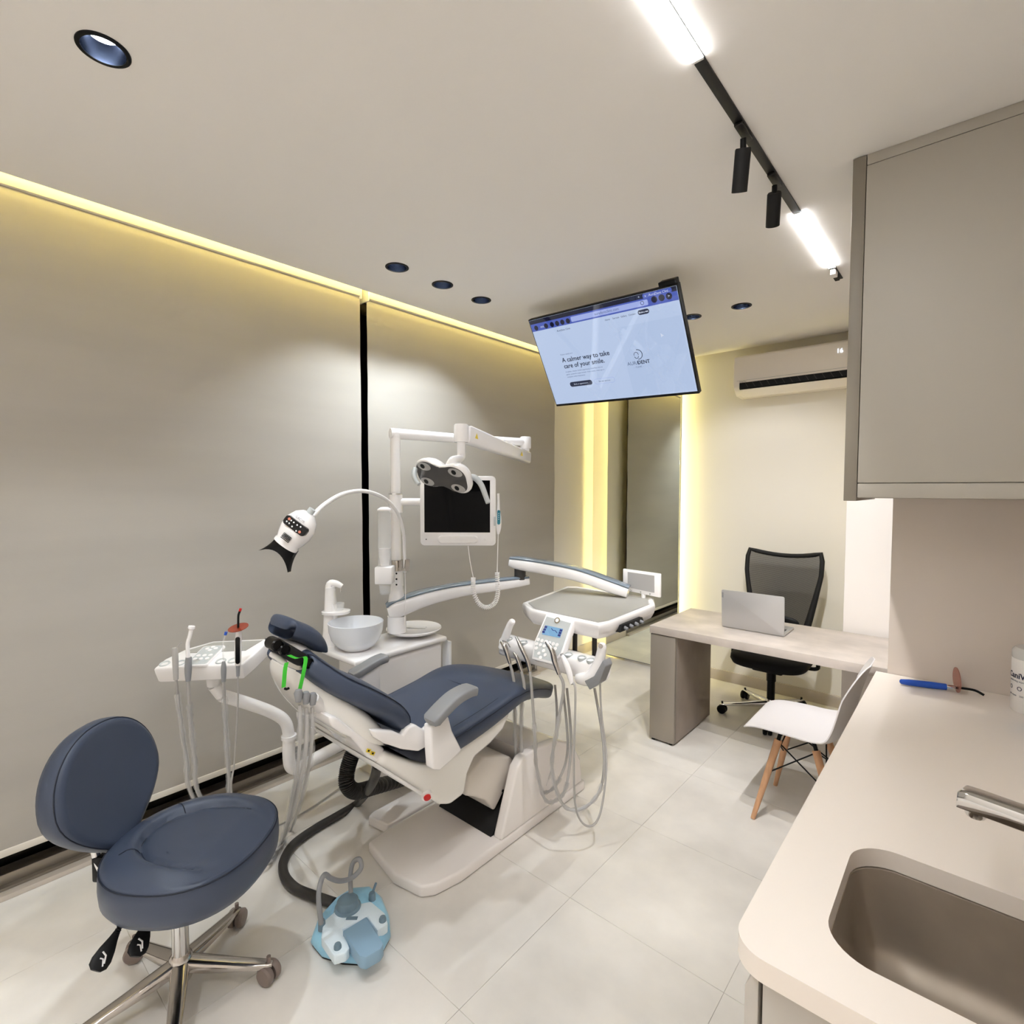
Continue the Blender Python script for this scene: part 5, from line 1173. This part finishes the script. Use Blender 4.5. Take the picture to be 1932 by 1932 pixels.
t = thing('curing_light', 'black and white curing light with orange shield standing on the assistant tray', 'curing light', PD(449, 1260, 2.07))
dep = 2.07; P_ = [PD(*q, dep) for q in ((449, 1255), (449, 1240), (449, 1215), (450, 1198), (450, 1188))]
b = BM(); tube(b, smooth(P_, 3), [v.x for v in smooth([(r_, 0, 0) for r_ in (.010, .0125, .0125, .0115, .010)], 3)], 16); bd = finish('body', b, 'white_gloss', t)
b = BM(); q = PD(449, 1227, dep-.0115); prism(b, [q+cr*x+cu*y for x, y in rrect(.017, .105, .0083, 5)], -fw*.004); finish('grip_panel', b, 'black_gloss', bd)
b = BM(); lathe(b, [(.001, -.001), (.037, -.001), (.037, .001), (.001, .001)], 36, axis_m(PD(449.5, 1184, dep), Vector((.1, -.25, 1)))); finish('shield', b, 'amber', t)
b = BM(); tube(b, smooth([PD(*q, dep) for q in ((449.5, 1188), (449.5, 1170), (450, 1160), (453, 1152))], 4), .0042, 12); g_ = finish('light_guide', b, 'black', t)
b = BM(); tube(b, [PD(452.6, 1153, dep), PD(454.2, 1148, dep)], .0048, 12); finish('red_cap', b, 'red', g_)
b = BM(); tube(b, [PD(449, 1256, dep), PD(449, 1276, dep)], [.008, .006], 12); finish('cord_sleeve', b, 'mid_grey', bd)
b = BM(); tube(b, smooth([PD(449, 1275, dep), PD(449, 1320, dep+.02), PD(446, 1380, dep+.04), PD(442, 1440, dep+.06), PD(438, 1500, dep+.08), PZ(470, 1570, .03), PZ(560, 1540, .01), PZ(650, 1480, .01)], 6), .0035, 8); finish('cord', b, 'hose_grey', t)

# ================================================================== FLOOR HOSES AND FOOT CONTROL
b = BM(); P_ = smooth([PX(676, 1398, -2.0), PX(664, 1425, -2.0), PX(655, 1455, -2.0), PX(655, 1480, -1.98), PX(672, 1493, -1.98), PX(705, 1485, -2.02), PX(760, 1470, -2.10)], 26)
tube(b, P_, [.034 if i % 3 else .029 for i in range(len(P_))], 14)
tag(finish('corrugated_hose', b, 'ribbed_hose', None), 'black corrugated hose bending under the dental chair backrest', 'hose')
b = BM(); P_ = smooth([PX(712, 1445, -1.72), PX(702, 1478, -1.80), PZ(676, 1514, .022), PZ(640, 1537, .021), PZ(595, 1563, .021), PZ(555, 1592, .021), PZ(536, 1622, .021), PZ(536, 1650, .021), PZ(556, 1675, .021), PZ(590, 1690, .021), PZ(630, 1704, .021)], 8)
tube(b, P_, .019, 14); tag(finish('floor_hose', b, 'dark_hose', None), 'thick dark grey hose curving over the floor to the foot control', 'hose')
t = thing('foot_control', 'foot control wrapped in light blue plastic on the floor', 'foot control', (-1.67, 1.06, 0))
ol = [PZ(x, y, .02) for x, y in ((586, 1776), (598, 1742), (632, 1704), (664, 1684), (700, 1681), (722, 1700), (735, 1733), (737, 1765), (720, 1797), (690, 1815), (645, 1812), (606, 1800))]
co = sum(ol, Vector())/len(ol)
def fr(s, z): return [Vector((co.x+(p.x-co.x)*s, co.y+(p.y-co.y)*s, z)) for p in ol]
b = BM(); loft(b, [fr(.96, .0), fr(.97, .010)]); finish('base', b, 'black_matte', t)
b = BM(); loft(b, [fr(.98, .006), fr(1.0, .018), fr(.97, .035), fr(.88, .055), fr(.70, .066), fr(.3, .070)]); bdy = finish('wrapped_body', b, 'pedal_blue', t, bevel=.004)
def plate(pts, z0, z1, m_, nm):
    b = BM(); A_ = [PZ(x, y, z1) for x, y in pts]; prism(b, A_, (0, 0, z0-z1)); return finish(nm, b, m_, t, bevel=.005)
plate([(610, 1738), (640, 1712), (700, 1700), (726, 1722), (732, 1742), (712, 1756), (693, 1728), (646, 1752), (660, 1788), (652, 1797), (630, 1803), (606, 1768)], .045, .080, 'pedal_white', 'top_plate')
plate([(646, 1756), (692, 1728), (724, 1780), (718, 1790), (690, 1806), (678, 1803)], .05, .095, 'pedal_pad', 'press_pad')
p = PZ(656, 1702, .10)
b = BM(); lathe(b, [(.050, .070), (.046, .085), (.040, .088), (.038, .106), (.033, .112), (.001, .113)], 32, Matrix.Translation((p.x, p.y, 0))); o = finish('dial', b, 'pedal_knob', t)
b = BM(); c = PZ(664, 1732, .082); box(b, -.02, .02, -.007, .007, .081, .0825, Matrix.Translation((c.x, c.y, 0)) @ Matrix.Rotation(YAW, 4, 'Z')); finish('print_label', b, 'pedal_knob', t)
for x, y in ((607, 1738), (637, 1783), (722, 1732), (702, 1686)):
    p = PZ(x, y, .09); b = BM(); lathe(b, [(.013, .06), (.0125, .088), (.010, .094), (.001, .095)], 20, Matrix.Translation((p.x, p.y, 0))); finish('knob', b, 'pedal_knob', t)
p = PZ(703, 1684, .09); q = PD(707, 1671, 1.90); b = BM(); tube(b, [p, Vector((p.x+.008, p.y+.01, .125))], .0045, 10); finish('toggle', b, 'pedal_knob', t)
hp_ = [(606, 1742, 1.80), (601, 1695, 1.79), (605, 1665, 1.80), (613, 1650, 1.82), (624, 1657, 1.85), (642, 1662, 1.90), (664, 1656, 1.95), (681, 1638, 1.98), (678, 1621, 2.0), (666, 1628, 2.0), (661, 1652, 1.98), (662, 1684, 1.96)]
b = BM(); tube(b, smooth([PD(*q) for q in hp_], 6), .0085, 12); finish('lift_handle', b, 'mid_grey', t)
